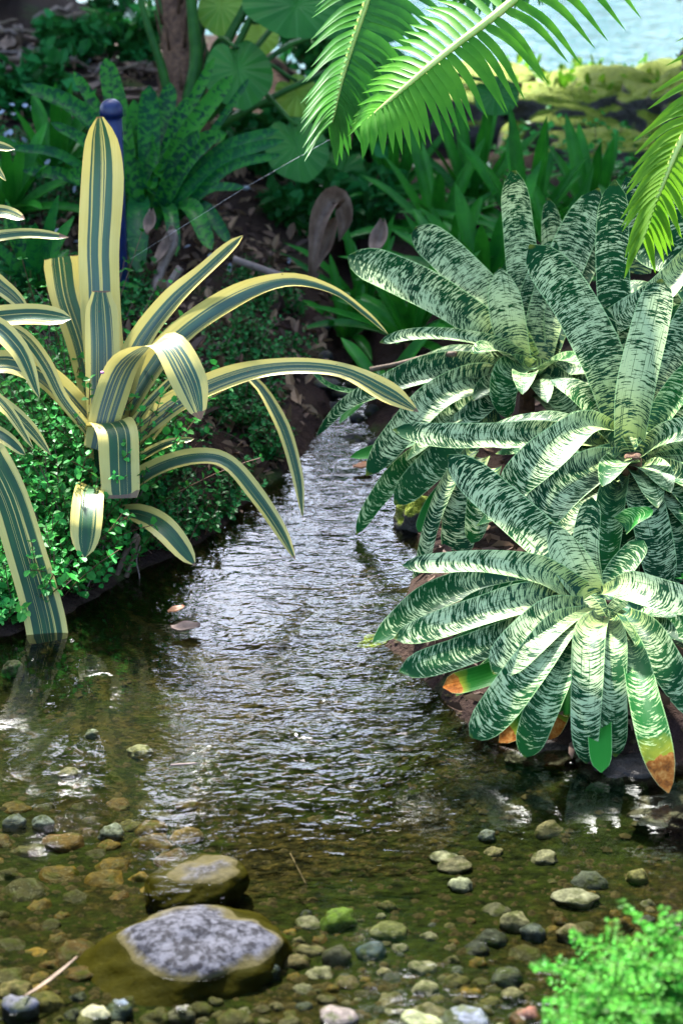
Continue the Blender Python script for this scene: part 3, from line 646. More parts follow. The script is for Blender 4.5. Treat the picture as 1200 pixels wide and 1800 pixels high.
# ------------------------------------------------------------------ spotted and plain bromeliads behind
def trace(parent, z0, mat, items, chan=(.35, .15)):
    for tipx, tipy, dz, w, bend, c, (bx, by) in items:
        mx, my = bx + (tipx - bx) * .5, by + (tipy - by) * .5 - bend
        strap('leaf', parent, [(bx, by, 0), (mx, my, dz * .6), (tipx, tipy, dz)], [w * .75, w, w * .75], z0, mat, c, chan=chan, nseg=14, nac=6)
zs = 5.25
S1 = plant('spotted_bromeliad', 265, 430, zs, 'dark green mottled bromeliad fanning out behind the tall cream edged leaf', 'bromeliad', 'mottled bromeliads on the far left bank')
b = (268, 400)
trace(S1, zs, M['spotted'], [(38, 148, .1, 34, 30, (.5, .3, 0), (240, 300)), (130, 125, .15, 24, 10, (.6, 0, 0), (220, 300)), (186, 102, .2, 40, 0, (.7, 0, 0), (225, 280)),
    (378, 100, .2, 22, 0, (.8, 0, 0), (265, 330)), (408, 132, .1, 34, 5, (.9, 0, 0), (280, 310)), (440, 135, .15, 14, 0, (.5, .4, 0), (330, 300)),
    (350, 228, -.05, 30, 20, (.4, .2, 0), b), (380, 240, -.1, 26, 25, (.5, .2, 0), (275, 390)), (398, 235, 0, 34, 25, (.8, 0, 0), (290, 330)),
    (492, 228, -.1, 26, 30, (.4, .6, 0), (290, 360)), (500, 246, -.15, 26, 32, (.4, .7, 0), (280, 385)), (497, 272, -.2, 22, 35, (.5, .5, 0), (300, 395)),
    (235, 175, .1, 44, 0, (.9, 0, 0), b), (262, 150, .1, 40, 0, (.4, .3, 0), (262, 330)), (300, 145, .15, 36, 0, (.4, .2, 0), (275, 300)),
    (118, 315, -.15, 44, 40, (.6, .1, 0), (215, 400)), (20, 260, -.05, 20, 20, (.3, .5, 0), (180, 320)), (242, 480, -.3, 40, 40, (.2, .6, 0), (245, 350)),
    (310, 450, -.25, 26, 30, (.4, .3, 0), (290, 360)), (372, 440, -.25, 34, 40, (.6, .2, 0), (300, 370)), (40, 300, -.1, 26, 15, (.5, .2, 0), (200, 350)),
    (150, 360, -.2, 30, 30, (.5, .2, 0), (230, 390)), (405, 430, -.2, 26, 40, (.3, .5, 0), (310, 380)), (430, 330, -.2, 20, 30, (.3, .5, 0), (300, 400)),
    (330, 170, .1, 30, 0, (.6, 0, 0), (270, 340)), (205, 240, -.05, 30, 10, (.6, .2, 0), (250, 380)), (90, 215, 0, 24, 20, (.5, .2, 0), (230, 340))])
def rosette(name, px, py, z, n, L, wd, label, cat, group, mat, seed, elev=(15, 75), colr=(.4, .5, 0)):
    pl = plant(name, px, py, z, label, cat, group); r = random.Random(seed)
    base = pl.location
    for i in range(n):
        az = 2 * math.pi * (i * 0.381966 + r.uniform(-.04, .04)); k = i / (n - 1)
        e = R(elev[1] + (elev[0] - elev[1]) * k + r.uniform(-6, 6)); ll = L * r.uniform(.75, 1.1)
        drop = r.uniform(.15, .5)
        pts = []
        for t in (0, .35, .7, 1.0):
            ho = ll * math.cos(e) * t; ve = ll * math.sin(e) * t - drop * ll * t * t * (0.3 + 0.7 * math.cos(e))
            q = base + Vector((math.cos(az) * (ho + .01), math.sin(az) * (ho + .01), max(ve + .03, -0.02 + 0.02 * t)))
            d = q - CAM; dz = d.dot(FWD)
            pts.append((600 + d.dot(RGT) / dz * FPX, 900 - d.dot(UPV) / dz * FPX, dz))
        ww = wd / z * FPX * r.uniform(.85, 1.15)
        strap('leaf', pl, pts, [ww * .7, ww, ww * .9, ww * .4], 0.0, mat, (r.random(), colr[1] * r.random() * 1.6, 0), f=.35, u=.8, chan=(.4, .18), nseg=14, nac=6, tip=.7)
    core_stem(pl, *[(600 + (base - CAM).dot(RGT) / (base - CAM).dot(FWD) * FPX), 900 - (base + Vector((0, 0, .06)) - CAM).dot(UPV) / (base - CAM).dot(FWD) * FPX, (base - CAM).dot(FWD)], .02, M['stalk'])
    return pl
GS = 'plain green strap leaved plants behind the clump'
rosette('strap_leaf_plant', 720, 420, 5.0, 20, .34, .035, 'glossy green strap leaved plant below the bright palm frond', 'bromeliad', GS, M['strap'], 3)
rosette('strap_leaf_plant', 640, 405, 5.5, 16, .34, .030, 'slender green strap leaved plant nearest the curled dry leaf', 'bromeliad', GS, M['strap'], 5)
rosette('strap_leaf_plant', 850, 380, 5.2, 20, .40, .045, 'broad green strap leaved plant left of the tallest banded leaf', 'bromeliad', GS, M['strap'], 8)
rosette('strap_leaf_plant', 985, 350, 5.4, 18, .34, .042, 'green strap leaved plant under the mossy ledge', 'bromeliad', GS, M['strap'], 12)
rosette('strap_leaf_plant', 770, 330, 5.8, 16, .36, .035, 'green strap leaved plant half hidden behind the palm frond tips', 'bromeliad', GS, M['strap'], 15)
rosette('strap_leaf_plant', 60, 480, 4.9, 14, .30, .038, 'low dark strap leaved plant left of the tall cream edged leaf', 'bromeliad', GS, M['spotted'], 21)
rosette('strap_leaf_plant', 670, 590, 4.75, 9, .22, .035, 'small dark green plant at stream edge under the banded leaves', 'bromeliad', GS, M['strap'], 23, elev=(10, 50))
rosette('strap_leaf_plant', 1120, 300, 5.6, 14, .28, .04, 'green strap leaved plant between mossy ledge and right palm frond', 'bromeliad', GS, M['strap'], 27)

for a in ((690, 300, 6.2, 18, .40, .030, 'narrow leaved plant behind the bright palm frond tip', 31), (830, 300, 6.1, 18, .42, .036, 'arching strap leaved plant right of the bright palm frond tip', 33), (930, 330, 5.7, 18, .40, .042, 'arching strap leaved plant behind the tallest banded leaf', 35),
          (790, 400, 5.4, 16, .34, .036, 'strap leaved plant above the two pointing banded leaves', 37), (1040, 320, 5.8, 16, .36, .04, 'strap leaved plant in the shade below the ledge', 39), (1180, 330, 5.5, 16, .34, .042, 'strap leaved plant behind the near palm frond', 41),
          (590, 290, 6.4, 14, .36, .030, 'strap leaved plant in the dark gap above the curled dead leaf', 43), (610, 420, 5.2, 12, .24, .028, 'little strap leaved plant right of the curled dead leaf', 45), (100, 330, 5.6, 14, .34, .034, 'dark strap leaved plant on the far left bank', 47), (20, 400, 5.3, 14, .30, .036, 'dark strap leaved plant at the left border', 49)):
    rosette('strap_leaf_plant', a[0], a[1], a[2], a[3], a[4], a[5], a[6], 'bromeliad', GS, M['strap'], a[7], elev=(20, 82))
# ------------------------------------------------------------------ elephant ear plant
ze = 5.9
EE = plant('elephant_ear_plant', 325, 215, ze, 'elephant ear plant with brown fibrous trunk and huge round leaves', 'plant')
tr = [P(x, y, ze + d) for x, y, d in ((335, 260, 0), (325, 190, 0), (318, 110, .02), (308, 40, .03), (300, -40, .05), (296, -90, .05))]
tube('trunk', tr, [.075, .062, .05, .045, .04, .03], M['bark'], EE, 10)
r = random.Random(4)
for i in range(46):                                     # shaggy fibres on the trunk
    k = r.uniform(0, .8); q = tr[int(k * 4.9)].lerp(tr[int(k * 4.9) + 1], (k * 4.9) % 1)
    an = r.uniform(0, 6.28); rd = .06 - .02 * k
    a = q + Vector((math.cos(an) * rd, math.sin(an) * rd, 0))
    tube('fibre', [a, a + Vector((math.cos(an) * .012, math.sin(an) * .012, .05)), a + Vector((math.cos(an) * .03, math.sin(an) * .03, .11))], [.006, .005, .001], M['bark'], EE, 4)
for pts, rr in [([(300, 190, -.05), (285, 120, -.08), (262, 50, -.1), (236, -40, -.1)], .013), ([(330, 190, -.05), (345, 110, -.06), (340, 40, -.08), (330, -60, -.1)], .02),
                ([(345, 200, 0), (372, 120, 0), (420, 30, 0), (450, -30, 0)], .013), ([(350, 210, -.05), (390, 130, -.08), (432, 50, -.1), (470, -30, -.1)], .012),
                ([(310, 190, 0), (300, 100, .02), (282, 20, .02), (270, -40, .05)], .014), ([(335, 200, .05), (365, 130, .1), (352, 60, .1), (365, -30, .1)], .016)]:
    cs = catmull([tuple(P(a, b_, ze + c)) for a, b_, c in pts], 12)
    tube('stalk', [Vector(q) for q in cs], [rr * (1.2 - .5 * k / 12) for k in range(13)], M['stalk'], EE, 8)
def heart(parent, cx, cy, z, w, h, rot, tilt, mat, sag=.12):
    """a heart shaped blade: tip at the bottom, notch at the top"""
    c = P(cx, cy, z); W, Hh = w * z / FPX / 2, h * z / FPX / 2
    verts, fs = [], []; nr, na = 7, 36
    ct, st = math.cos(R(rot)), math.sin(R(rot))
    for i in range(nr + 1):
        q = i / nr
        for k in range(na):
            a = 2 * math.pi * k / na
            rad = 1 - .42 * math.exp(-((abs(((a - math.pi / 2 + math.pi) % (2 * math.pi)) - math.pi)) / .28) ** 2)
            x = math.cos(a) * rad * q * W * (1 - .12 * math.sin(a)); y = math.sin(a) * rad * q * Hh
            y -= .10 * Hh * math.exp(-((abs(((a + math.pi / 2 + math.pi) % (2 * math.pi)) - math.pi)) / .3) ** 2) * q
            zz = -sag * (x * x / W + y * y / Hh * .7) + .035 * W * abs(math.sin(5 * a)) * q - .06 * W * math.exp(-(x / W / .06) ** 2)
            x2, y2 = x * ct - y * st, x * st + y * ct
            vv = RGT * x2 + (UPV * math.cos(R(tilt)) + FWD * math.sin(R(tilt))) * y2 + (FWD * -math.cos(R(tilt)) + UPV * math.sin(R(tilt))) * zz
            verts.append(c + vv)
    for i in range(nr):
        for k in range(na):
            k2 = (k + 1) % na
            fs.append((i * na + k, i * na + k2, (i + 1) * na + k2, (i + 1) * na + k))
    me = mesh('leaf', verts, fs); fattr(me, 'ang', [abs(((2 * math.pi * k / na + math.pi / 2) % (2 * math.pi)) - math.pi) for i in range(nr + 1) for k in range(na)]); fattr(me, 'rad', [i / nr for i in range(nr + 1) for k in range(na)])
    return link('leaf', me, mat, parent)
for a in ((418, 122, 5.75, 120, 150, 10, 25, 'ear'), (520, 8, 5.6, 190, 120, -15, 20, 'ear'), (520, 255, 5.7, 110, 140, 15, 25, 'ear'), (388, 10, 5.95, 80, 110, 0, 20, 'ear_pale'),
          (522, 165, 6.0, 80, 90, 30, 20, 'ear_pale'), (600, 300, 6.1, 90, 110, -20, 25, 'ear'), (650, 120, 6.3, 150, 150, 20, 30, 'ear'), (870, 165, 6.0, 80, 80, 30, 20, 'ear'), (455, 60, 6.3, 70, 80, 0, 15, 'ear_pale'), (640, 20, 6.4, 170, 140, 0, 20, 'ear')):
    heart(EE, *a[:7], M[a[7]])
    s0 = P(a[0], a[1] - a[4] * .25, a[2]); b0 = EE.location + Vector((0, 0, .1))
    mid = s0.lerp(b0, .45) + Vector((0, .1, .12))
    cs = catmull([tuple(b0), tuple(mid), tuple(s0)], 10)
    tube('stalk', [Vector(q) for q in cs], [.012 - .0006 * k for k in range(11)], M['stalk'], EE, 6)

# ------------------------------------------------------------------ cycad palm: trunk beyond the right edge, fronds hanging into view
crown = P(1380, -420, 4.05)
PALM = empty('cycad_palm', (crown.x, crown.y, H(crown.x, crown.y)))
tag(PALM, 'palm with long comb-like green fronds hanging in from the upper right', 'palm'); bpy.context.view_layer.update()
gb = PALM.location
tube('trunk', [gb.lerp(crown, k / 8) + Vector((.02 * math.sin(k), 0, 0)) for k in range(9)], [.12, .11, .10, .10, .10, .10, .095, .09, .06], M['bark'], PALM, 12)
def frond(rach, n, prof, mat, wpx, z_in=None, seed=1):
    """rach: (px, py, depth) points from crown to tip; prof(k) -> (right dir px, len px), (left dir px, len px) with depth slopes"""
    cs = catmull([tuple(P(*q)) for q in rach], 60); r = random.Random(seed)
    ra = tube('frond', [Vector(q) for q in cs], [.011 * (1 - .86 * k / 60) + .001 for k in range(61)], M['rachis'], PALM, 6)
    pp = catmull(rach, 240)
    for i in range(n):
        k = 0.30 + 0.70 * (i + .5) / n
        a = pp[int(k * 240)]
        q = (k - .30) / .70
        for sd_, (dx, dy, dz, ll, wf) in enumerate(prof(q)):
            ll *= r.uniform(.95, 1.05); ang = r.uniform(-.09, .09)
            ca, sa = math.cos(ang), math.sin(ang); dx, dy = dx * ca - dy * sa, dx * sa + dy * ca
            nm = math.hypot(dx, dy); dx, dy = dx / nm, dy / nm
            p0 = P(*a); p3 = P(a[0] + dx * ll, a[1] + dy * ll, a[2] + dz)
            p1 = p0.lerp(p3, .5) + (UPV * .10 - FWD * .03) * (ll * a[2] / FPX)
            cv = catmull([tuple(p0), tuple(p1), tuple(p3)], 8)
            hw = wpx * wf * a[2] / FPX / 2
            verts, fs = [], []
            for j in range(9):
                t = j / 8; w_ = hw * (0.5 + 0.5 * min(1, t / .12)) * (1 - max(0, (t - .35) / .65) ** 1.7) + .0003
                tg = Vector(cv[min(j + 1, 8)] - cv[max(j - 1, 0)]).normalized()
                s = tg.cross((CAM - p0).normalized() * .8 + ZUP * .45).normalized(); nn = s.cross(tg)
                c = Vector(cv[j])
                verts += [c - s * w_ + nn * w_ * .25, c, c + s * w_ + nn * w_ * .25]
            for j in range(8):
                for e in range(2):
                    fs.append((j * 3 + e, j * 3 + e + 1, j * 3 + e + 4, j * 3 + e + 3))
            link('leaflet', mesh('leaflet', verts, fs), mat, ra)
    return ra
def lerp(a, b, t): return a + (b - a) * t
def prof2(q):                                           # the bright frond in the middle
    ll = lerp(165, 62, q ** 1.5) * (1 if q < .9 else 1.0)
    a = lerp(38, 100, q ** 1.3)
    return ((math.cos(R(a)), math.sin(R(a)), -.03, ll, 1.0), (-math.cos(R(lerp(40, 20, q))), -math.sin(R(lerp(35, -50, q ** 2))), .08, lerp(110, 45, q), .8))
frond([(1380, -420, 4.05), (1130, -200, 3.75), (905, -2, 3.6), (780, 96, 3.56), (695, 168, 3.55), (640, 216, 3.55)], 30, prof2, M['frond'], 16.5, seed=2)
def prof1(q):                                           # the darker frond left of it
    ll = lerp(200, 80, q)
    a = lerp(12, 88, q ** 1.6)
    b_ = lerp(165, 125, q)
    return ((math.cos(R(a)), math.sin(R(a)), .03, ll, 1.0), (math.cos(R(b_)), math.sin(R(b_)), -.12, lerp(120, 90, q), .55))
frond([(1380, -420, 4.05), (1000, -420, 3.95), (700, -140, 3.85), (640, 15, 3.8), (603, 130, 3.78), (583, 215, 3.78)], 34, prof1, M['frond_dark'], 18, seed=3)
def prof3(q):                                           # the near frond at the right edge
    return ((math.cos(R(lerp(35, 75, q))), math.sin(R(lerp(35, 75, q))), .03, lerp(150, 70, q), 1.0), (math.cos(R(lerp(168, 112, q))), math.sin(R(lerp(168, 112, q))), -.02, lerp(150, 82, q), 1.0))
frond([(1380, -420, 4.05), (1420, -100, 3.5), (1290, 100, 3.3), (1200, 240, 3.25), (1160, 330, 3.24), (1128, 415, 3.24)], 30, prof3, M['frond_pale'], 14, seed=4)
def prof4(q):                                           # a far frond that crosses the top
    return ((math.cos(R(lerp(60, 100, q))), math.sin(R(lerp(60, 100, q))), .0, lerp(120, 40, q), 1.0), (math.cos(R(lerp(190, 140, q))), math.sin(R(lerp(190, 140, q))), .05, lerp(100, 50, q), .8))
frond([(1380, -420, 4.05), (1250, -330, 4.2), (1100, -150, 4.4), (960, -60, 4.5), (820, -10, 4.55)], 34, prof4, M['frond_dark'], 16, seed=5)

# ------------------------------------------------------------------ mossy ledge behind
def blob(name, c, rx, ry, rz, mat, seed, parent=None, rough=.18, sub=3, flat=0.0, freq=1.6):
    me = bpy.data.meshes.new(name)
    import bmesh
    bm = bmesh.new(); bmesh.ops.create_icosphere(bm, subdivisions=sub, radius=1.0)
    o = Vector((seed * 3.7, seed * 1.3, seed * 5.1))
    for vv in bm.verts:
        k = 1 + rough * noise.fractal(vv.co * freq + o, 1.0, 2.0, 3)
        co = vv.co * k
        if flat: co = Vector([math.copysign(abs(x) ** (1 - flat), x) for x in co])
        vv.co = Vector((co.x * rx, co.y * ry, co.z * rz))
    bm.to_mesh(me); bm.free()
    o2 = link(name, me, mat, parent); o2.location = c
    return o2
def mat_ledge():
    m = NT('mossy_rock'); geo = m.n('NewGeometry'); pos = geo.outputs['Position']
    sp = m.n('SeparateXYZ'); m.l(geo.outputs['Normal'], sp.inputs[0])
    n = m.noise(pos, 14., 5., .65); f = m.noise(pos, 60., 4., .65)
    rock = m.mix(f, (0.015, 0.013, 0.011), (0.10, 0.085, 0.07))
    moss = m.mix(f, (0.035, 0.07, 0.004), (0.30, 0.36, 0.02))
    fac = m.ramp(m.math('ADD', sp.outputs[2], m.math('MULTIPLY', m.math('SUBTRACT', n, .5), 1.2)), [(0.35, 0.0), (0.6, 1.0)])
    return m.finish(m.mix(fac, rock, moss), .85, .3, m.bump(m.math('ADD', f, n), 1.0, .03))
M['ledge'] = mat_ledge()
M['wet'] = mat_simple('wet_rock', (.006, .005, .004), (.04, .03, .022), 45., .55, spec=.2, bump=1.0, bdist=.012)
for (px, py, z, rx, ry, rz, s, lab) in ((985, 225, 7.2, .26, .34, .17, 3, 'left block of the mossy ledge right of the palm frond'), (1100, 222, 7.3, .30, .36, .19, 4, 'middle block of the mossy ledge'), (1225, 222, 7.1, .30, .36, .20, 11, 'right block of the mossy ledge at the border'),
        (1060, 285, 6.75, .20, .18, .10, 12, 'low dark rock at the foot of the mossy ledge'), (760, 200, 7.35, .45, .35, .17, 6, 'low dark mossy rock behind the palm frond tips'), (1420, 220, 6.9, .5, .35, .30, 8, 'mossy rock beyond the right border above the near palm frond')):
    o = blob('mossy_rock', P(px, py, z), rx, ry, rz, M['ledge'], s, rough=.34, sub=5, flat=.34, freq=2.0)
    tag(o, lab, 'rock', 'mossy rocks edging the pond')

for (px, py, z, rx, ry, rz, s, lab) in ((735, 915, 4.12, .045, .05, .055, 13, 'small mossy lump at the waterline under the banded leaves'), (690, 1135, 3.62, .06, .05, .02, 14, 'mossy stone at the waterline under the lowest left leaf tips'), (1110, 1352, 3.15, .08, .05, .020, 15, 'dark wet rock at the right waterline under the brown tipped leaf'), (960, 1325, 3.21, .07, .05, .016, 16, 'dark wet rock at the waterline under the drooping leaves'), (1205, 1425, 3.06, .08, .05, .018, 17, 'dark wet rock at the right border of the stream')):
    o = blob('shore_rock', P(px, py, z), rx, ry, rz, M['ledge'] if s < 15 else M['wet'], s, rough=.3, sub=4, freq=1.8); o.color = (.06, .045, .035, 1)
    tag(o, lab, 'rock', 'rocks along the waterline')
# ------------------------------------------------------------------ leafy stuff
class Leaves:
    def __init__(s): s.v, s.f, s.r = [], [], []
    def add(s, p, d, n, L, W, rnd, cup=.15):
        side = d.cross(n).normalized(); nn = side.cross(d).normalized(); b = len(s.v)
        s.v += [p, p + d * (L * .35) + side * W * .5 + nn * cup * W, p + d * (L * .35) - nn * cup * W * .4, p + d * (L * .35) - side * W * .5 + nn * cup * W,
                p + d * (L * .75) + side * W * .38 + nn * cup * W * .6, p + d * (L * .75) - side * W * .38 + nn * cup * W * .6, p + d * L - nn * cup * W * .3]
        s.f += [(b, b + 1, b + 2), (b, b + 2, b + 3), (b + 1, b + 4, b + 2), (b + 2, b + 5, b + 3), (b + 2, b + 4, b + 6), (b + 2, b + 6, b + 5)]
        s.r += [rnd] * 7
    def tube(s, path, rad):
        v, f = tube_verts(path, rad, 3); b = len(s.v)
        s.v += v; s.f += [tuple(i + b for i in q) for q in f]; s.r += [0.5] * len(v)
    def build(s, name, mat, parent=None, mat2=None, nstem=None):
        me = mesh(name, s.v, s.f); fattr(me, 'rnd', s.r)
        return link(name, me, mat, parent, smooth=False)
def rv(r, up=.4):
    while True:
        q = Vector((r.uniform(-1, 1), r.uniform(-1, 1), r.uniform(-1, 1)))
        if .05 < q.length < 1: return (q.normalized() + ZUP * up).normalized()
def sprigs(name, mat, label, spots, seed, leaf=(.011, .016), height_=(.05, .14), pairs=(5, 9)):
    r = random.Random(seed); lv = Leaves(); st = Leaves()
    xs = np.array([q[0] for q in spots]); ys = np.array([q[1] for q in spots]); zs_ = height(xs, ys)
    for (x, y, hh), z in zip(spots, zs_):
        p = Vector((x, y, z)); hgt = r.uniform(*height_) * hh; d = rv(r, 1.3); n = r.randint(*pairs)
        n = max(3, int(n * min(1.8, hh) ** .6)); curve = rv(r, -.15) * .35
        pts = [p]; stp = hgt / n; tw = r.uniform(0, 3); shade = r.random()
        for i in range(n):
            d = (d + curve / n).normalized(); p = p + d * stp; pts.append(p)
            a = tw + i * 1.57; sd_ = d.cross(Vector((math.cos(a), math.sin(a), .2))).normalized()
            for sg in (1, -1):
                L = r.uniform(*leaf) * (1 - .35 * i / n); ld = (sd_ * sg + d * .35 + Vector((0, 0, r.uniform(-.2, .25)))).normalized()
                lv.add(p, ld, (ZUP + rv(r, 0) * .5).normalized(), L, L * r.uniform(.75, .95), min(1, max(0, .6 * shade + .4 * r.random())))
        st.tube(pts[::2] + [pts[-1]], .0011)
    o = lv.build(name, mat); tag(o, label, 'ground cover', kind='stuff')
    so_ = st.build('stems', M['stem'], o); so_['kind'] = 'stuff'
    return o
def area_spots(r, n, poly_px, hfun=None, h=0.06):
    """random ground points whose view position lies in a polygon of the photo"""
    out = []; xs = [q[0] for q in poly_px]; ys = [q[1] for q in poly_px]
    def inside(x, y):
        c = False; m_ = len(poly_px)
        for i in range(m_):
            x1, y1 = poly_px[i]; x2, y2 = poly_px[(i + 1) % m_]
            if (y1 > y) != (y2 > y) and x < (x2 - x1) * (y - y1) / (y2 - y1) + x1: c = not c
        return c
    while len(out) < n:
        x, y = r.uniform(min(xs), max(xs)), r.uniform(min(ys), max(ys))
        if inside(x, y):
            g = G(x, y, h(x, y) if callable(h) else h)
            out.append((g.x, g.y, hfun(x, y) if hfun else 1.0))
    return out
def keep_dry(sp, margin=.015):
    d = sdist(np.array([q[0] for q in sp]), np.array([q[1] for q in sp]))
    return [q for q, k in zip(sp, d) if k < -margin]
r = random.Random(11)
near = keep_dry(area_spots(r, 950, [(-40, 800), (60, 780), (150, 790), (230, 850), (260, 950), (250, 1010), (120, 1085), (-40, 1130)], lambda x, y: max(.5, 1.55 - abs(x - 120) / 130), .08))
near += keep_dry(area_spots(r, 420, [(90, 760), (250, 760), (260, 860), (90, 860)], lambda x, y: 2.3, .12))
near += keep_dry(area_spots(r, 120, [(110, 700), (210, 700), (220, 800), (100, 800)], lambda x, y: 3.0, .14))
sprigs('creeping_plant', M['cover'], 'bright green small leaved creeper heaped around the cream edged bromeliad', near, 31, leaf=(.010, .027))
mid_ = keep_dry(area_spots(r, 900, [(220, 700), (400, 690), (480, 770), (470, 860), (400, 930), (300, 985), (230, 960)], None, .07))
mid_ += keep_dry(area_spots(r, 300, [(420, 520), (540, 520), (520, 640), (430, 640)], None, .12))
mid_ += keep_dry(area_spots(r, 260, [(360, 600), (480, 600), (500, 760), (380, 760)], None, .12))
mid_ = [q for q in mid_ if fbm(q[0], q[1], 7.) > -.12]
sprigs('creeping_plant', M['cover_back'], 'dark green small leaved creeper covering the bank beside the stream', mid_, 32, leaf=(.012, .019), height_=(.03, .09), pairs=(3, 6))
back = keep_dry(area_spots(r, 1700, [(-40, 230), (140, 190), (230, 260), (260, 420), (280, 640), (60, 760), (-40, 760)], None, lambda x, y: .10 + .35 * max(0, (650 - y) / 450)))
back = [q for q in back if fbm(q[0], q[1], 5.) > -.10]
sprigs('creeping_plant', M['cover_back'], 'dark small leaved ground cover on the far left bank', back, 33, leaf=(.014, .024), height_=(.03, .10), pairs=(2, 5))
rt = keep_dry(area_spots(r, 130, [(880, 200), (1240, 200), (1240, 330), (880, 330)], None, .25))
sprigs('creeping_plant', M['cover'], 'leafy ground cover at the foot of the mossy ledge', rt, 34, leaf=(.02, .04), height_=(.05, .16), pairs=(2, 4))
rb = keep_dry(area_spots(random.Random(43), 420, [(1215, 700), (1750, 700), (1900, 1330), (1240, 1330)], None, .10))
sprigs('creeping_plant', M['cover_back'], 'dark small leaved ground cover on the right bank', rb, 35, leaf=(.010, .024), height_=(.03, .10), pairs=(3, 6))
r = random.Random(41); lv = Leaves()
for k in range(1500):                                   # weeds on top of the ledge
    px, z = r.uniform(880, 1400), r.uniform(6.95, 7.5)
    p = P(px, r.uniform(70, 165), z); p.z = .33 + r.uniform(-.20, .07)
    lv.add(p, rv(r, .8), rv(r, 1.), r.uniform(.02, .06), r.uniform(.015, .04), r.random())
tag(lv.build('ledge_weeds', M['weed']), 'yellow green moss and weeds growing on the ledge', 'weeds', kind='stuff')
# litter on the banks
r = random.Random(51); lv = Leaves()
sp = keep_dry(area_spots(r, 2600, [(-60, 40), (300, 30), (420, 330), (560, 360), (640, 470), (560, 640), (520, 840), (440, 900), (330, 700), (-60, 520)], None, lambda x, y: .10 + .45 * max(0, (650 - y) / 550) * max(0, min(1, (560 - x) / 260))), .01)
sp += keep_dry(area_spots(r, 1500, [(690, 640), (1200, 560), (1700, 700), (1800, 1360), (1240, 1340), (840, 1280), (700, 1140), (760, 950)], None, .06), .01)
zz = height(np.array([q[0] for q in sp]), np.array([q[1] for q in sp]))
for (x, y, _), z in zip(sp, zz):
    d = rv(r, .15); L = r.uniform(.015, .06)
    lv.add(Vector((x, y, z + .006)), d, (ZUP + rv(r, 0) * .6).normalized(), L, L * r.uniform(.25, .6), r.random(), cup=.3)
tag(lv.build('leaf_litter', M['litter']), 'brown leaf litter scattered over the banks', 'leaf litter', kind='stuff')
lv = Leaves()  # pale flecks imitating glints of light on the ground cover leaves
for (x, y, _), z in zip(sp[:200], zz[:200]):
    if y > 5.0 and r.random() < .12: lv.add(Vector((x, y, z + .03)), rv(r, .2), rv(r, 1.), r.uniform(.015, .03), .018, .5)
for k in range(34):
    g = G(r.uniform(0, 140), r.uniform(190, 300), .45); lv.add(Vector((g.x, g.y, H(g.x, g.y) + .07)), rv(r, .1), rv(r, 1.5), r.uniform(.012, .026), .018, .5)
tag(lv.build('leaf_glints', M['petal']), 'small pale petals imitating light on leaves of the far left bank', 'glints', kind='stuff')

def shrub(px, py, z, rad, hgt, label, seed, mat, leaf=(.04, .08), n=420):
    r = random.Random(seed); g = P(px, py, z); g.z = H(g.x, g.y)
    e = empty('leafy_shrub', g); tag(e, label, 'shrub', 'dark leafy shrubs in the background'); bpy.context.view_layer.update()
    lv = Leaves()
    for k in range(9):
        a = r.uniform(0, 6.28); tp = g + Vector((math.cos(a) * rad * r.uniform(.3, .9), math.sin(a) * rad * r.uniform(.3, .9), hgt * r.uniform(.6, 1)))
        tube('stem', [g, g.lerp(tp, .5) + Vector((0, 0, .05 * hgt)), tp], [.006, .005, .002], M['stem'], e, 5)
        for i in range(n // 9):
            t = r.uniform(.25, 1.05); p = g.lerp(tp, t) + rv(r, 0) * rad * .28 * r.random()
            L = r.uniform(*leaf); lv.add(p, rv(r, -.1), rv(r, .9), L, L * r.uniform(.45, .7), r.random(), cup=.2)
    lv.build('foliage', mat, e)
for a in ((35, 75, 7.6, .30, .35, 'dark shrub in the upper left corner'), (150, 20, 8.0, .40, .30, 'dark shrub behind the sticks of the upper left bank'), (120, 135, 6.9, .16, .16, 'small shrub growing out of the sticks on the upper left bank'), (45, 215, 6.3, .18, .18, 'low shrub at the left border among pale petals'), (235, 110, 7.0, .16, .22, 'small shrub left of the fibrous trunk'), (470, 300, 6.2, .16, .20, 'small dark shrub under the big round leaves'),
          (600, 265, 6.4, .22, .30, 'dark shrub behind the palm frond tips'),
          (560, 130, 7.6, .35, .45, 'dark shrub seen between the two palm fronds and the round leaves'), (625, 350, 6.0, .20, .22, 'dark shrub right of the curled dead leaf'), (520, 395, 5.9, .14, .10, 'tiny dark shrub left of the curled dead leaf'), ):
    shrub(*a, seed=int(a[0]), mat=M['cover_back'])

# ------------------------------------------------------------------ stones
PAL = [(.20, .12, .025), (.27, .16, .03), (.15, .08, .025), (.13, .11, .05), (.11, .12, .13), (.075, .08, .10), (.30, .25, .17), (.20, .15, .10), (.10, .085, .03), (.14, .12, .04), (.34, .31, .26)]
protos = []
for k in range(8):
    o = blob('pebble', (0, 0, 0), 1, 1, 1, M['pebble'], k + 20, rough=.34, sub=3, freq=1.1)
    protos.append(o.data); bpy.data.objects.remove(o)
def pebble(px, py, wpx, hpx, color, label, group=None, sink=.45, name='pebble', rot=None, r=rng, zc=None):
    g = G(px, py, 0.0)
    s = (g - CAM).dot(FWD) / FPX * .5
    a = wpx * s; c = max(a * .38, min(a * .8, hpx * s * 1.25)); bb = a * r.uniform(.75, 1.0)
    o = bpy.data.objects.new(name, r.choice(protos)); col.objects.link(o)
    o.scale = (a, bb, c)
    z = H(g.x, g.y)
    o.location = (g.x, g.y, (z + c * (1 - 2 * sink) + .0) if zc is None else zc - c * .3)
    o.rotation_euler = (r.uniform(-.2, .2), r.uniform(-.2, .2), rot if rot is not None else r.uniform(-.5, .5))
    o.color = (*color, 1)
    return tag(o, label, 'stone', group)
GR = 'stones lying in the stream'
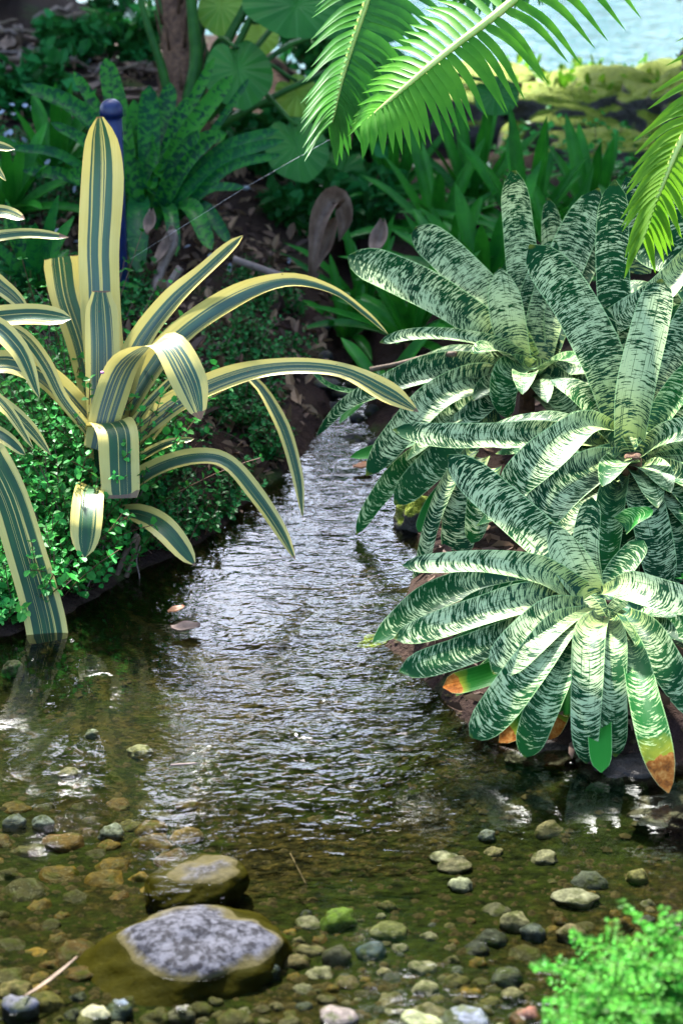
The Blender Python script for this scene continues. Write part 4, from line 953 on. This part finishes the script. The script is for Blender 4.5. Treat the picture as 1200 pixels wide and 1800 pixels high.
named = [(22, 1386, 42, 28, (.20, .22, .30), 'rounded blue grey stone at the left border, one of a pair'), (72, 1388, 44, 32, (.24, .27, .34), 'rounded blue grey stone, right one of the pair near the left border'),
    (192, 1397, 50, 28, (.36, .38, .42), 'pale stone with dark blotches standing alone left of the stream centre'), (810, 1502, 48, 24, (.62, .62, .58), 'nearly white flat stone right of the rippled water'),
    (856, 1405, 30, 26, (.30, .32, .38), 'small pale blue grey stone below the drooping banded leaves'), (905, 1583, 52, 34, (.42, .38, .30), 'cream and grey stone touching a blue grey one'),
    (938, 1602, 44, 34, (.17, .19, .24), 'smooth blue grey stone beside the cream and grey one'), (1006, 1606, 52, 30, (.34, .26, .20), 'tan and white streaked stone left of the fern'),
    (465, 1686, 58, 36, (.06, .075, .115), 'dark slate blue stone right of the biggest boulder'), (592, 1652, 50, 36, (.13, .12, .12), 'dark grey rounded stone right of the biggest boulder'),
    (652, 1640, 58, 24, (.05, .08, .15), 'thin dark blue stone right of the dark grey one'), (595, 1578, 66, 34, (.16, .26, .04), 'bright green algae covered stone'),
    (684, 1597, 66, 22, (.20, .20, .10), 'flat olive stone beside the green algae covered one'), (35, 1765, 74, 54, (.12, .12, .15), 'large grey stone in the lower left corner'),
    (28, 1722, 60, 32, (.32, .25, .15), 'tan flat stone above the grey corner stone'), (208, 1765, 50, 34, (.12, .15, .18), 'grey blue stone at the near edge under the biggest boulder'),
    (165, 1782, 60, 44, (.34, .32, .17), 'yellowish round stone at the near edge'), (320, 1772, 50, 36, (.22, .20, .18), 'grey brown stone at the near edge below the biggest boulder'),
    (245, 1262, 44, 18, (.42, .40, .30), 'pale flat stone on the green algae bed'), (160, 1232, 26, 16, (.40, .42, .46), 'small white stone near the dipping cream edged leaf'),
    (22, 1150, 40, 26, (.24, .22, .20), 'grey stone at the waterline beside the dipping leaf'), (316, 1062, 34, 30, (.10, .10, .08), 'dark round stone behind the rusty leaf scrap'),
    (800, 1462, 60, 20, (.28, .24, .20), 'long brownish stone above the nearly white one'), (780, 1445, 50, 16, (.45, .42, .38), 'pale thin stone at the edge of the ripples'),
    (960, 1445, 46, 18, (.42, .38, .32), 'pale curved stone right of the water centre'), (1122, 1488, 42, 36, (.30, .26, .14), 'olive tan stone at the right in shallow water'),
    (1010, 1530, 80, 22, (.46, .43, .40), 'long white grey stone right of the nearly white one'), (900, 1730, 40, 26, (.30, .26, .20), 'tan stone at the left edge of the fern'),
    (595, 1785, 80, 40, (.20, .16, .14), 'brown grey stone at the bottom centre'), (815, 1785, 90, 34, (.16, .18, .22), 'wide blue grey stone at the bottom, left of the fern'), (925, 1780, 60, 36, (.20, .08, .05), 'reddish brown stone at the bottom beside the fern'),
    (740, 1795, 90, 40, (.28, .30, .14), 'mossy yellowish stone at the bottom right of centre'), (120, 1300, 40, 18, (.34, .30, .24), 'tan flat stone left of the stream centre'), (1190, 1590, 24, 30, (.40, .38, .42), 'pale stone at the right border above the fern')]
for (px, py, w, h, c, lab) in named: pebble(px, py, w, h, tuple(x * .62 for x in c), lab, GR, sink=.34)
r = random.Random(77); spots = []
tries = 0
while len(spots) < 190 and tries < 30000:
    tries += 1
    px, py = r.uniform(-10, 1210), r.uniform(1340, 1815)
    left = px < 430
    if not left and py < 1560 and r.random() < .82: continue
    if 330 < px < 800 and py < 1540: continue
    if px > 700 and py < 1690 and r.random() < .6: continue
    if px > 930 and py > 1620: continue
    if 140 < px < 505 and 1520 < py < 1730: continue
    w = r.uniform(34, 92) if left and py < 1700 else (18 + 55 * r.random() ** 1.5)
    if all((px - a) ** 2 + (1.9 * (py - b_)) ** 2 > (.40 * (w + ww)) ** 2 for a, b_, ww in spots) and all((px - q[0]) ** 2 + (1.9 * (py - q[1])) ** 2 > (.40 * (w + q[2])) ** 2 for q in named):
        spots.append((px, py, w))
for (px, py, w) in spots:
    left = px < 430 and py < 1700
    c = r.choice(PAL[:4] + PAL[8:10] if left else PAL[3:] if py > 1730 else PAL)
    k = r.uniform(.25, .7)
    where = 'at the near edge of the stream' if py > 1720 else 'in the left half of the stream' if px < 600 else 'in the right half of the stream'
    pebble(px, py, w, w * r.uniform(.4, .7), tuple(x * k for x in c), 'small mottled pebble among many on the bed ' + where, 'pebbles ' + where, sink=r.uniform(.68, .86) if left else r.uniform(.55, .8), r=r)
for k in range(22):                                     # dark stones that break the upper trickle
    t = r.random(); py = 560 + 290 * t; px = 620 + 20 * t + r.uniform(-60, 45)
    pebble(px, py, r.uniform(22, 52), r.uniform(14, 30), (.035 * r.uniform(.6, 1.6),) * 3, 'dark wet stone breaking the trickle behind the banded leaves', 'dark stones in the upper trickle', sink=r.uniform(.2, .5), r=r)
# finer gravel
r = random.Random(78); gv = []; gf = []
ico = [(0, 0, 1), (.9, 0, .3), (.28, .85, .3), (-.72, .53, .3), (-.72, -.53, .3), (.28, -.85, .3)]
for k in range(4200):
    px, py = r.uniform(-40, 1240), (r.uniform(1080, 1830) if r.random() < .8 else r.uniform(520, 900))
    if py < 900: px = r.uniform(430, 720)
    g = G(px, py); z = H(g.x, g.y); s = .003 + .010 * r.random() ** 2
    if z > .03: continue
    b_ = len(gv); a0 = r.uniform(0, 6.28); e = r.uniform(.6, 1.0)
    for x, y, q in ico:
        gv.append((g.x + s * (x * math.cos(a0) - y * e * math.sin(a0)), g.y + s * (x * math.sin(a0) + y * e * math.cos(a0)), z - s * .15 + s * q * .5))
    gf += [(b_, b_ + 1 + i, b_ + 1 + (i + 1) % 5) for i in range(5)]
M['gravel'] = mat_simple('gravel', (.010, .008, .003), (.05, .036, .015), 60., .8, spec=.08)
tag(link('gravel', mesh('gravel', gv, gf), M['gravel'], smooth=False), 'fine olive and brown gravel on the stream bed', 'gravel', kind='stuff')

def boulder(px, py, wpx, top, label, seed, rot, asp=.93, hh=.86):
    g = G(px, py); sc_ = (g - CAM).dot(FWD) / FPX
    a = wpx * sc_ / 2
    o = blob('boulder', (g.x, g.y, top - a * hh), a, a * asp, a * hh, M['boulder'], seed, rough=.16, sub=5, freq=1.3)
    o.rotation_euler = (R(-5), R(-6), R(rot))
    return tag(o, label, 'rock', 'boulders breaking the water surface')
boulder(322, 1655, 400, .019, 'biggest boulder, its speckled grey dome rising out of the shallow water', 5, 14, .80, .44)
boulder(345, 1530, 190, .006, 'low brown boulder just breaking the surface behind the biggest one', 9, 20, .8, .42)

# ------------------------------------------------------------------ scraps, twigs, small things
def scrap(name, px, py, z, L, W, rot, mat, label, cat, group=None, curl=.4, tilt=.15, zabs=None):
    c = P(px, py, z) if zabs is None else G(px, py, zabs)
    n = 10; verts, fs = [], []
    d = Vector((math.cos(R(rot)), math.sin(R(rot)), tilt)).normalized(); s = d.cross(ZUP).normalized(); nn = s.cross(d)
    for i in range(n + 1):
        t = i / n; w = W * .5 * math.sin(math.pi * min(.97, max(.06, t))) ** .7
        for k in range(5):
            q = -1 + k / 2
            verts.append(d * (L * (t - .5)) + s * (w * q) + nn * (curl * W * (q * q * .6) + curl * L * .5 * (t - .5) ** 2 + .04 * W * math.sin(9 * t + 3 * q)))
    fs = [(i * 5 + k, i * 5 + k + 1, i * 5 + k + 6, i * 5 + k + 5) for i in range(n) for k in range(4)]
    o = link(name, mesh(name, verts, fs), mat); o.location = c
    sm = o.modifiers.new('thickness', 'SOLIDIFY'); sm.thickness = .0012
    return tag(o, label, cat, group)
GD = 'dry leaves on the banks'
# the tall curled dry leaf standing beside the brook
dl = empty('dry_leaf', (lambda q: (q.x, q.y, H(q.x, q.y)))(P(555, 500, 5.15)))
tag(dl, 'large curled grey brown dead leaf hanging beside the brook', 'leaf', GD); bpy.context.view_layer.update()
strap('blade', dl, [(548, 500, 0), (552, 440, -.03), (562, 385, -.02), (588, 348, 0), (604, 385, .03), (596, 425, .04)], [12, 20, 32, 38, 26, 8], 5.15, M['dry'], f=.6, u=.2, chan=(.8, .9), wave=.25)
strap('blade', dl, [(556, 470, .02), (572, 430, .04), (592, 380, .05)], [10, 26, 16], 5.15, M['dry'], f=.3, u=.2, chan=(.6, .8), wave=.3)
for (px, py, z, L, W, rot, m_, lab) in ((668, 425, 5.0, .10, .045, 70, 'dry', 'pinkish brown dry leaf among the green strap leaves'), (292, 440, 5.0, .12, .03, 60, 'dry', 'long pale dry leaf hanging under the mottled bromeliad'),
        (265, 395, 4.95, .07, .03, 80, 'dry', 'small tan dry leaf at the foot of the mottled bromeliad')):
    scrap('dry_leaf', px, py, z, L, W, rot, M[m_], lab, 'leaf', GD, .8, .9)
for (px, py, L, W, rot, m_, lab) in ((310, 1072, .034, .02, 40, 'rust', 'rusty orange leaf scrap beside the dark stone in the water'), (327, 1105, .052, .036, 10, 'dry', 'tan leaf scrap floating below the rusty one'),
        (865, 1115, .04, .04, 80, 'rust', 'reddish brown leaf scrap between the lowest banded leaves'), (1160, 1230, .07, .02, 85, 'dry', 'tan dry scrap right of the brown tipped leaf'), (640, 820, .05, .03, 20, 'rust', 'rusty wet leaf under the tips of the banded leaves'),
        (540, 690, .05, .02, -30, 'dry', 'pale dry scrap on the mud by the stream'), (90, 1720, .10, .005, 55, 'twig', 'orange brown blade lying left of the biggest boulder')):
    scrap('leaf_scrap', px, py, 0, L, W, rot, M[m_], lab, 'leaf', 'leaf scraps in and by the water', .3, .05, .012)
r = random.Random(91)
for k in range(26):                                     # dead sticks on the upper left bank
    px, py = r.uniform(-20, 260), r.uniform(45, 200)
    g = P(px, py, r.uniform(6.4, 7.4)); g.z = H(g.x, g.y) + .015; a = r.uniform(-1.5, 1.5) + (math.pi if r.random() < .5 else 0); L = r.uniform(.08, .32)
    path = []
    for i in range(6):
        t = i / 5 - .5; q = g + Vector((math.cos(a) * L * t, math.sin(a) * L * t, .02 + r.uniform(-.012, .018))); q.z = max(q.z, H(q.x, q.y) + .006); path.append(q)
    o = tube('twig', path, [.008 * r.uniform(.5, 1.2)] * 5 + [.003], M['twig'] if r.random() < .6 else M['root'], None, 6)
    tag(o, 'pale dead stick lying among others on the upper left bank', 'twig', 'sticks on the upper left bank')
for k in range(30):
    px, py = r.uniform(-10, 270), r.uniform(50, 190)
    g = P(px, py, r.uniform(6.4, 7.2)); o = scrap('dry_leaf', px, py, (g - CAM).dot(FWD), r.uniform(.08, .2), r.uniform(.03, .06), r.uniform(0, 360), M['dry'], 'dead tan leaf among the sticks of the upper left bank', 'leaf', 'dead leaves on the upper left bank', .4, .1)
    o.location.z = H(o.location.x, o.location.y) + .02
for pts, rad, m_, lab in [
    ([(205, 1012, -.1), (222, 970, -.08), (242, 940, -.06)], .006, 'twig', 'left of two short brown stalks sticking up under the drooping leaf'), ([(222, 1015, -.1), (235, 975, -.08), (244, 945, -.06)], .005, 'twig', 'right of two short brown stalks sticking up under the drooping leaf'),
    ([(240, 1062, -.1), (246, 1020, -.1), (240, 985, -.08), (247, 960, -.05)], .0016, 'root', 'thin purplish root hanging from the left bank'),
    ([(225, 1060, -.05), (255, 1057, -.05), (292, 1052, -.05)], .002, 'rust', 'thin orange stalk floating by the left bank'),
    ([(250, 545, 1.0), (270, 515, 1.0), (285, 470, 1.05), (305, 430, 1.05), (302, 405, 1.05)], .012, 'root', 'thick twisting grey root under the mottled bromeliad'), ([(240, 550, .95), (275, 530, 1.0), (318, 470, 1.0)], .011, 'root', 'grey root leaning beside the twisting one'),
    ([(650, 650, .2), (700, 640, .2), (760, 625, .15), (800, 622, .1)], .006, 'twig', 'brown stick under the banded leaves by the water'), ([(540, 500, 1.1), (480, 480, 1.1), (410, 455, 1.1)], .010, 'root', 'pale stick lying on the bank behind the arching leaves'),
    ([(300, 1345, -.85), (345, 1342, -.86)], .0018, 'root', 'short pale stick on the stream bed'), ([(510, 1500, -1.05), (538, 1555, -1.1)], .0011, 'twig', 'thin reddish stick right of the boulders')]:
    cs = catmull([tuple(P(a, b_, z1 + c)) for a, b_, c in pts], 12)
    tag(tube('twig', [Vector(q) for q in cs], rad, M[m_], None, 6), lab, 'twig', 'single sticks and roots')
# dark blue post
bp = P(196, 196, 4.75); gb_ = H(bp.x, bp.y)
post = empty('blue_post', (bp.x, bp.y, gb_)); tag(post, 'dark blue round topped post behind the tallest cream edged leaf', 'post'); bpy.context.view_layer.update()
tube('shaft', [Vector((bp.x, bp.y, gb_ - .02)), Vector((bp.x, bp.y, (gb_ + bp.z) / 2)), Vector((bp.x, bp.y, bp.z))], .025, M['blue'], post, 16)
tube('cap', [Vector((bp.x, bp.y, bp.z + h_)) for h_ in (-.012, 0, .012, .022, .028, .030)], [.028, .028, .027, .021, .012, .002], M['blue'], post, 16)
pk = blob('pink_flower', P(180, 655, 3.80), .004, .004, .003, M['pink'], 2, rough=.4, sub=2); tag(pk, 'tiny pink flower in the creeper', 'flower')
tag(tube('spider_thread', [P(a, b_, 4.3) for a, b_ in ((230, 455), (430, 330), (620, 222))], .00014, M['thread'], None, 4), 'thin spider thread spanning the gap behind the arching leaves', 'thread')

# ------------------------------------------------------------------ near fern, lower right
FZ = 2.25
FE = empty('maidenhair_fern', (lambda q: (q.x, q.y, -.02))(G(1130, 1900)))
tag(FE, 'bright green out of focus fern filling the lower right corner', 'fern'); bpy.context.view_layer.update()
r = random.Random(101)
FT = [(940, 1700), (965, 1760), (985, 1690), (1010, 1640), (1040, 1650), (1075, 1620), (1095, 1590), (1110, 1650), (1150, 1640), (1165, 1600), (1190, 1610), (1215, 1590), (1000, 1780), (1230, 1680)]
for k in range(64):
    if k < len(FT): tx, ty = FT[k]
    else:
        tx = r.uniform(960, 1240); ty = r.uniform(1660 + max(0, (1130 - tx)) * .35, 1830)
    tz = FZ + r.uniform(-.08, .10) - (ty - 1600) / 200 * .12
    tip_ = P(tx, ty, tz); base = FE.location + Vector((r.uniform(-.08, .10), r.uniform(-.06, .06), 0))
    mid__ = base.lerp(tip_, .55) + Vector((0, 0, .05))
    cs = [Vector(q) for q in catmull([tuple(base), tuple(mid__), tuple(tip_)], 14)]
    lv = Leaves(); lv.tube(cs, .0007)
    for i in range(3, 15):
        p = cs[i]; q = (i - 3) / 11; tg = (cs[min(i + 1, 14)] - cs[i - 1]).normalized()
        for sg in (1, -1):
            sd_ = (tg.cross(ZUP).normalized() * sg + tg * .5 + Vector((0, 0, r.uniform(-.25, .25)))).normalized(); bl = lerp(.045, .008, q)
            lv.tube([p, p + sd_ * bl], .0004)
            for j in range(max(1, int(bl / .0075))):
                pp_ = p + sd_ * (.004 + j * .0075)
                for s2 in (1, -1):
                    lv.add(pp_, (sd_ * .4 + sd_.cross(ZUP) * s2 + rv(r, 0) * .4).normalized(), (ZUP * .7 - FWD * .5 + rv(r, 0) * .5).normalized(), r.uniform(.004, .009), r.uniform(.004, .008), r.random())
    lv.build('frond', M['fern'], FE)

# ------------------------------------------------------------------ trees round the garden (they shade it and stand in the water's reflection)
def tree(x, y, hgt, cr, seed, label, n=5200, low=.35, lean=(0, 0)):
    r = random.Random(seed); g = H(x, y)
    e = empty('shade_tree', (x, y, g)); tag(e, label, 'tree', 'shade trees round the pond garden'); bpy.context.view_layer.update()
    top = Vector((x + lean[0], y + lean[1], g + hgt * .75))
    path = [Vector((x, y, g - .1)).lerp(top, k / 8) + Vector((.1 * math.sin(k * 1.3 + seed), .1 * math.cos(k), 0)) for k in range(9)]
    tube('trunk', path, [cr * .09 * (1 - .09 * k) for k in range(9)], M['bark'], e, 10)
    lv = Leaves(); clumps = []
    for k in range(26):
        d = rv(r, .1); c = Vector((x + lean[0], y + lean[1], g + hgt * (low + (1 - low) * .5))) + Vector((d.x * cr, d.y * cr, d.z * hgt * (1 - low) * .5)) * r.uniform(.45, 1)
        clumps.append((c, r.uniform(.25, .45) * cr))
        if k < 9: tube('limb', [path[4 + k % 4], path[4 + k % 4].lerp(c, .5) + Vector((0, 0, .15)), c], [cr * .03, cr * .02, .01], M['bark'], e, 6)
    for i in range(n):
        c, q = clumps[i % 26]; p = c + rv(r, 0) * q * r.random() ** .4
        lv.add(p, rv(r, -.3), rv(r, .6), r.uniform(.12, .26) * max(1, cr / 2.5), r.uniform(.07, .14) * max(1, cr / 2.5), r.random())
    lv.build('crown', M['tree_leaf'], e)
tree(-3.2, 8.8, 4.2, 2.3, 1, 'leafy tree rising beyond the upper left bank', low=.14)
tree(-6.5, 12, 8.0, 3.2, 2, 'broad tree farther behind the upper left bank', low=.08)
tree(3.0, 9.2, 5.2, 2.3, 3, 'leafy tree right of the pond', low=.14)
tree(7.0, 13, 8.5, 3.4, 4, 'broad tree farther right of the pond', low=.08)
tree(3.1, 8.25, 4.5, 1.4, 5, 'unseen leaning tree added so its crown shades the far plants', n=9000, low=.62, lean=(-2.5, 0))  # out of view; crown added to keep sun off the background plants
tree(-4.2, 8.5, 4.4, 1.5, 12, 'unseen low spreading tree added to shade the background and darken the near water', n=9000, low=.67, lean=(2.6, 0))  # out of view; added to shade the background and darken near reflections
tree(-1.75, 9.6, 3.0, .95, 14, 'unseen small bushy tree added behind the round leaves to narrow the mirrored sky gap', n=4500, low=.26)  # out of view; added to narrow the bright gap the stream mirrors
tree(2.1, 10.2, 2.8, .95, 15, 'unseen small bushy tree added behind the mossy ledge to narrow the mirrored sky gap', n=4500, low=.26)  # unseen counterpart on the right, added to confine the water's glare
tree(-3, 44, 8.0, 5.0, 6, 'tree on the far pond shore', low=.05)
tree(12, 47, 9.0, 5.0, 16, 'third tree on the far pond shore', low=.05)  # unseen; added so the pond mirrors foliage instead of bright sky
tree(1, 48, 8.0, 5.0, 17, 'fourth tree on the far pond shore', low=.05)  # also unseen and added to dim the pond's reflection
tree(6, 46, 9.0, 5.0, 7, 'second tree on the far pond shore', low=.05)
tree(-5.8, 3.0, 6.0, 2.4, 8, 'tree shading the left bank', low=.2)
tree(4.2, 4.6, 6.0, 2.4, 9, 'tree shading the right bank', low=.2)
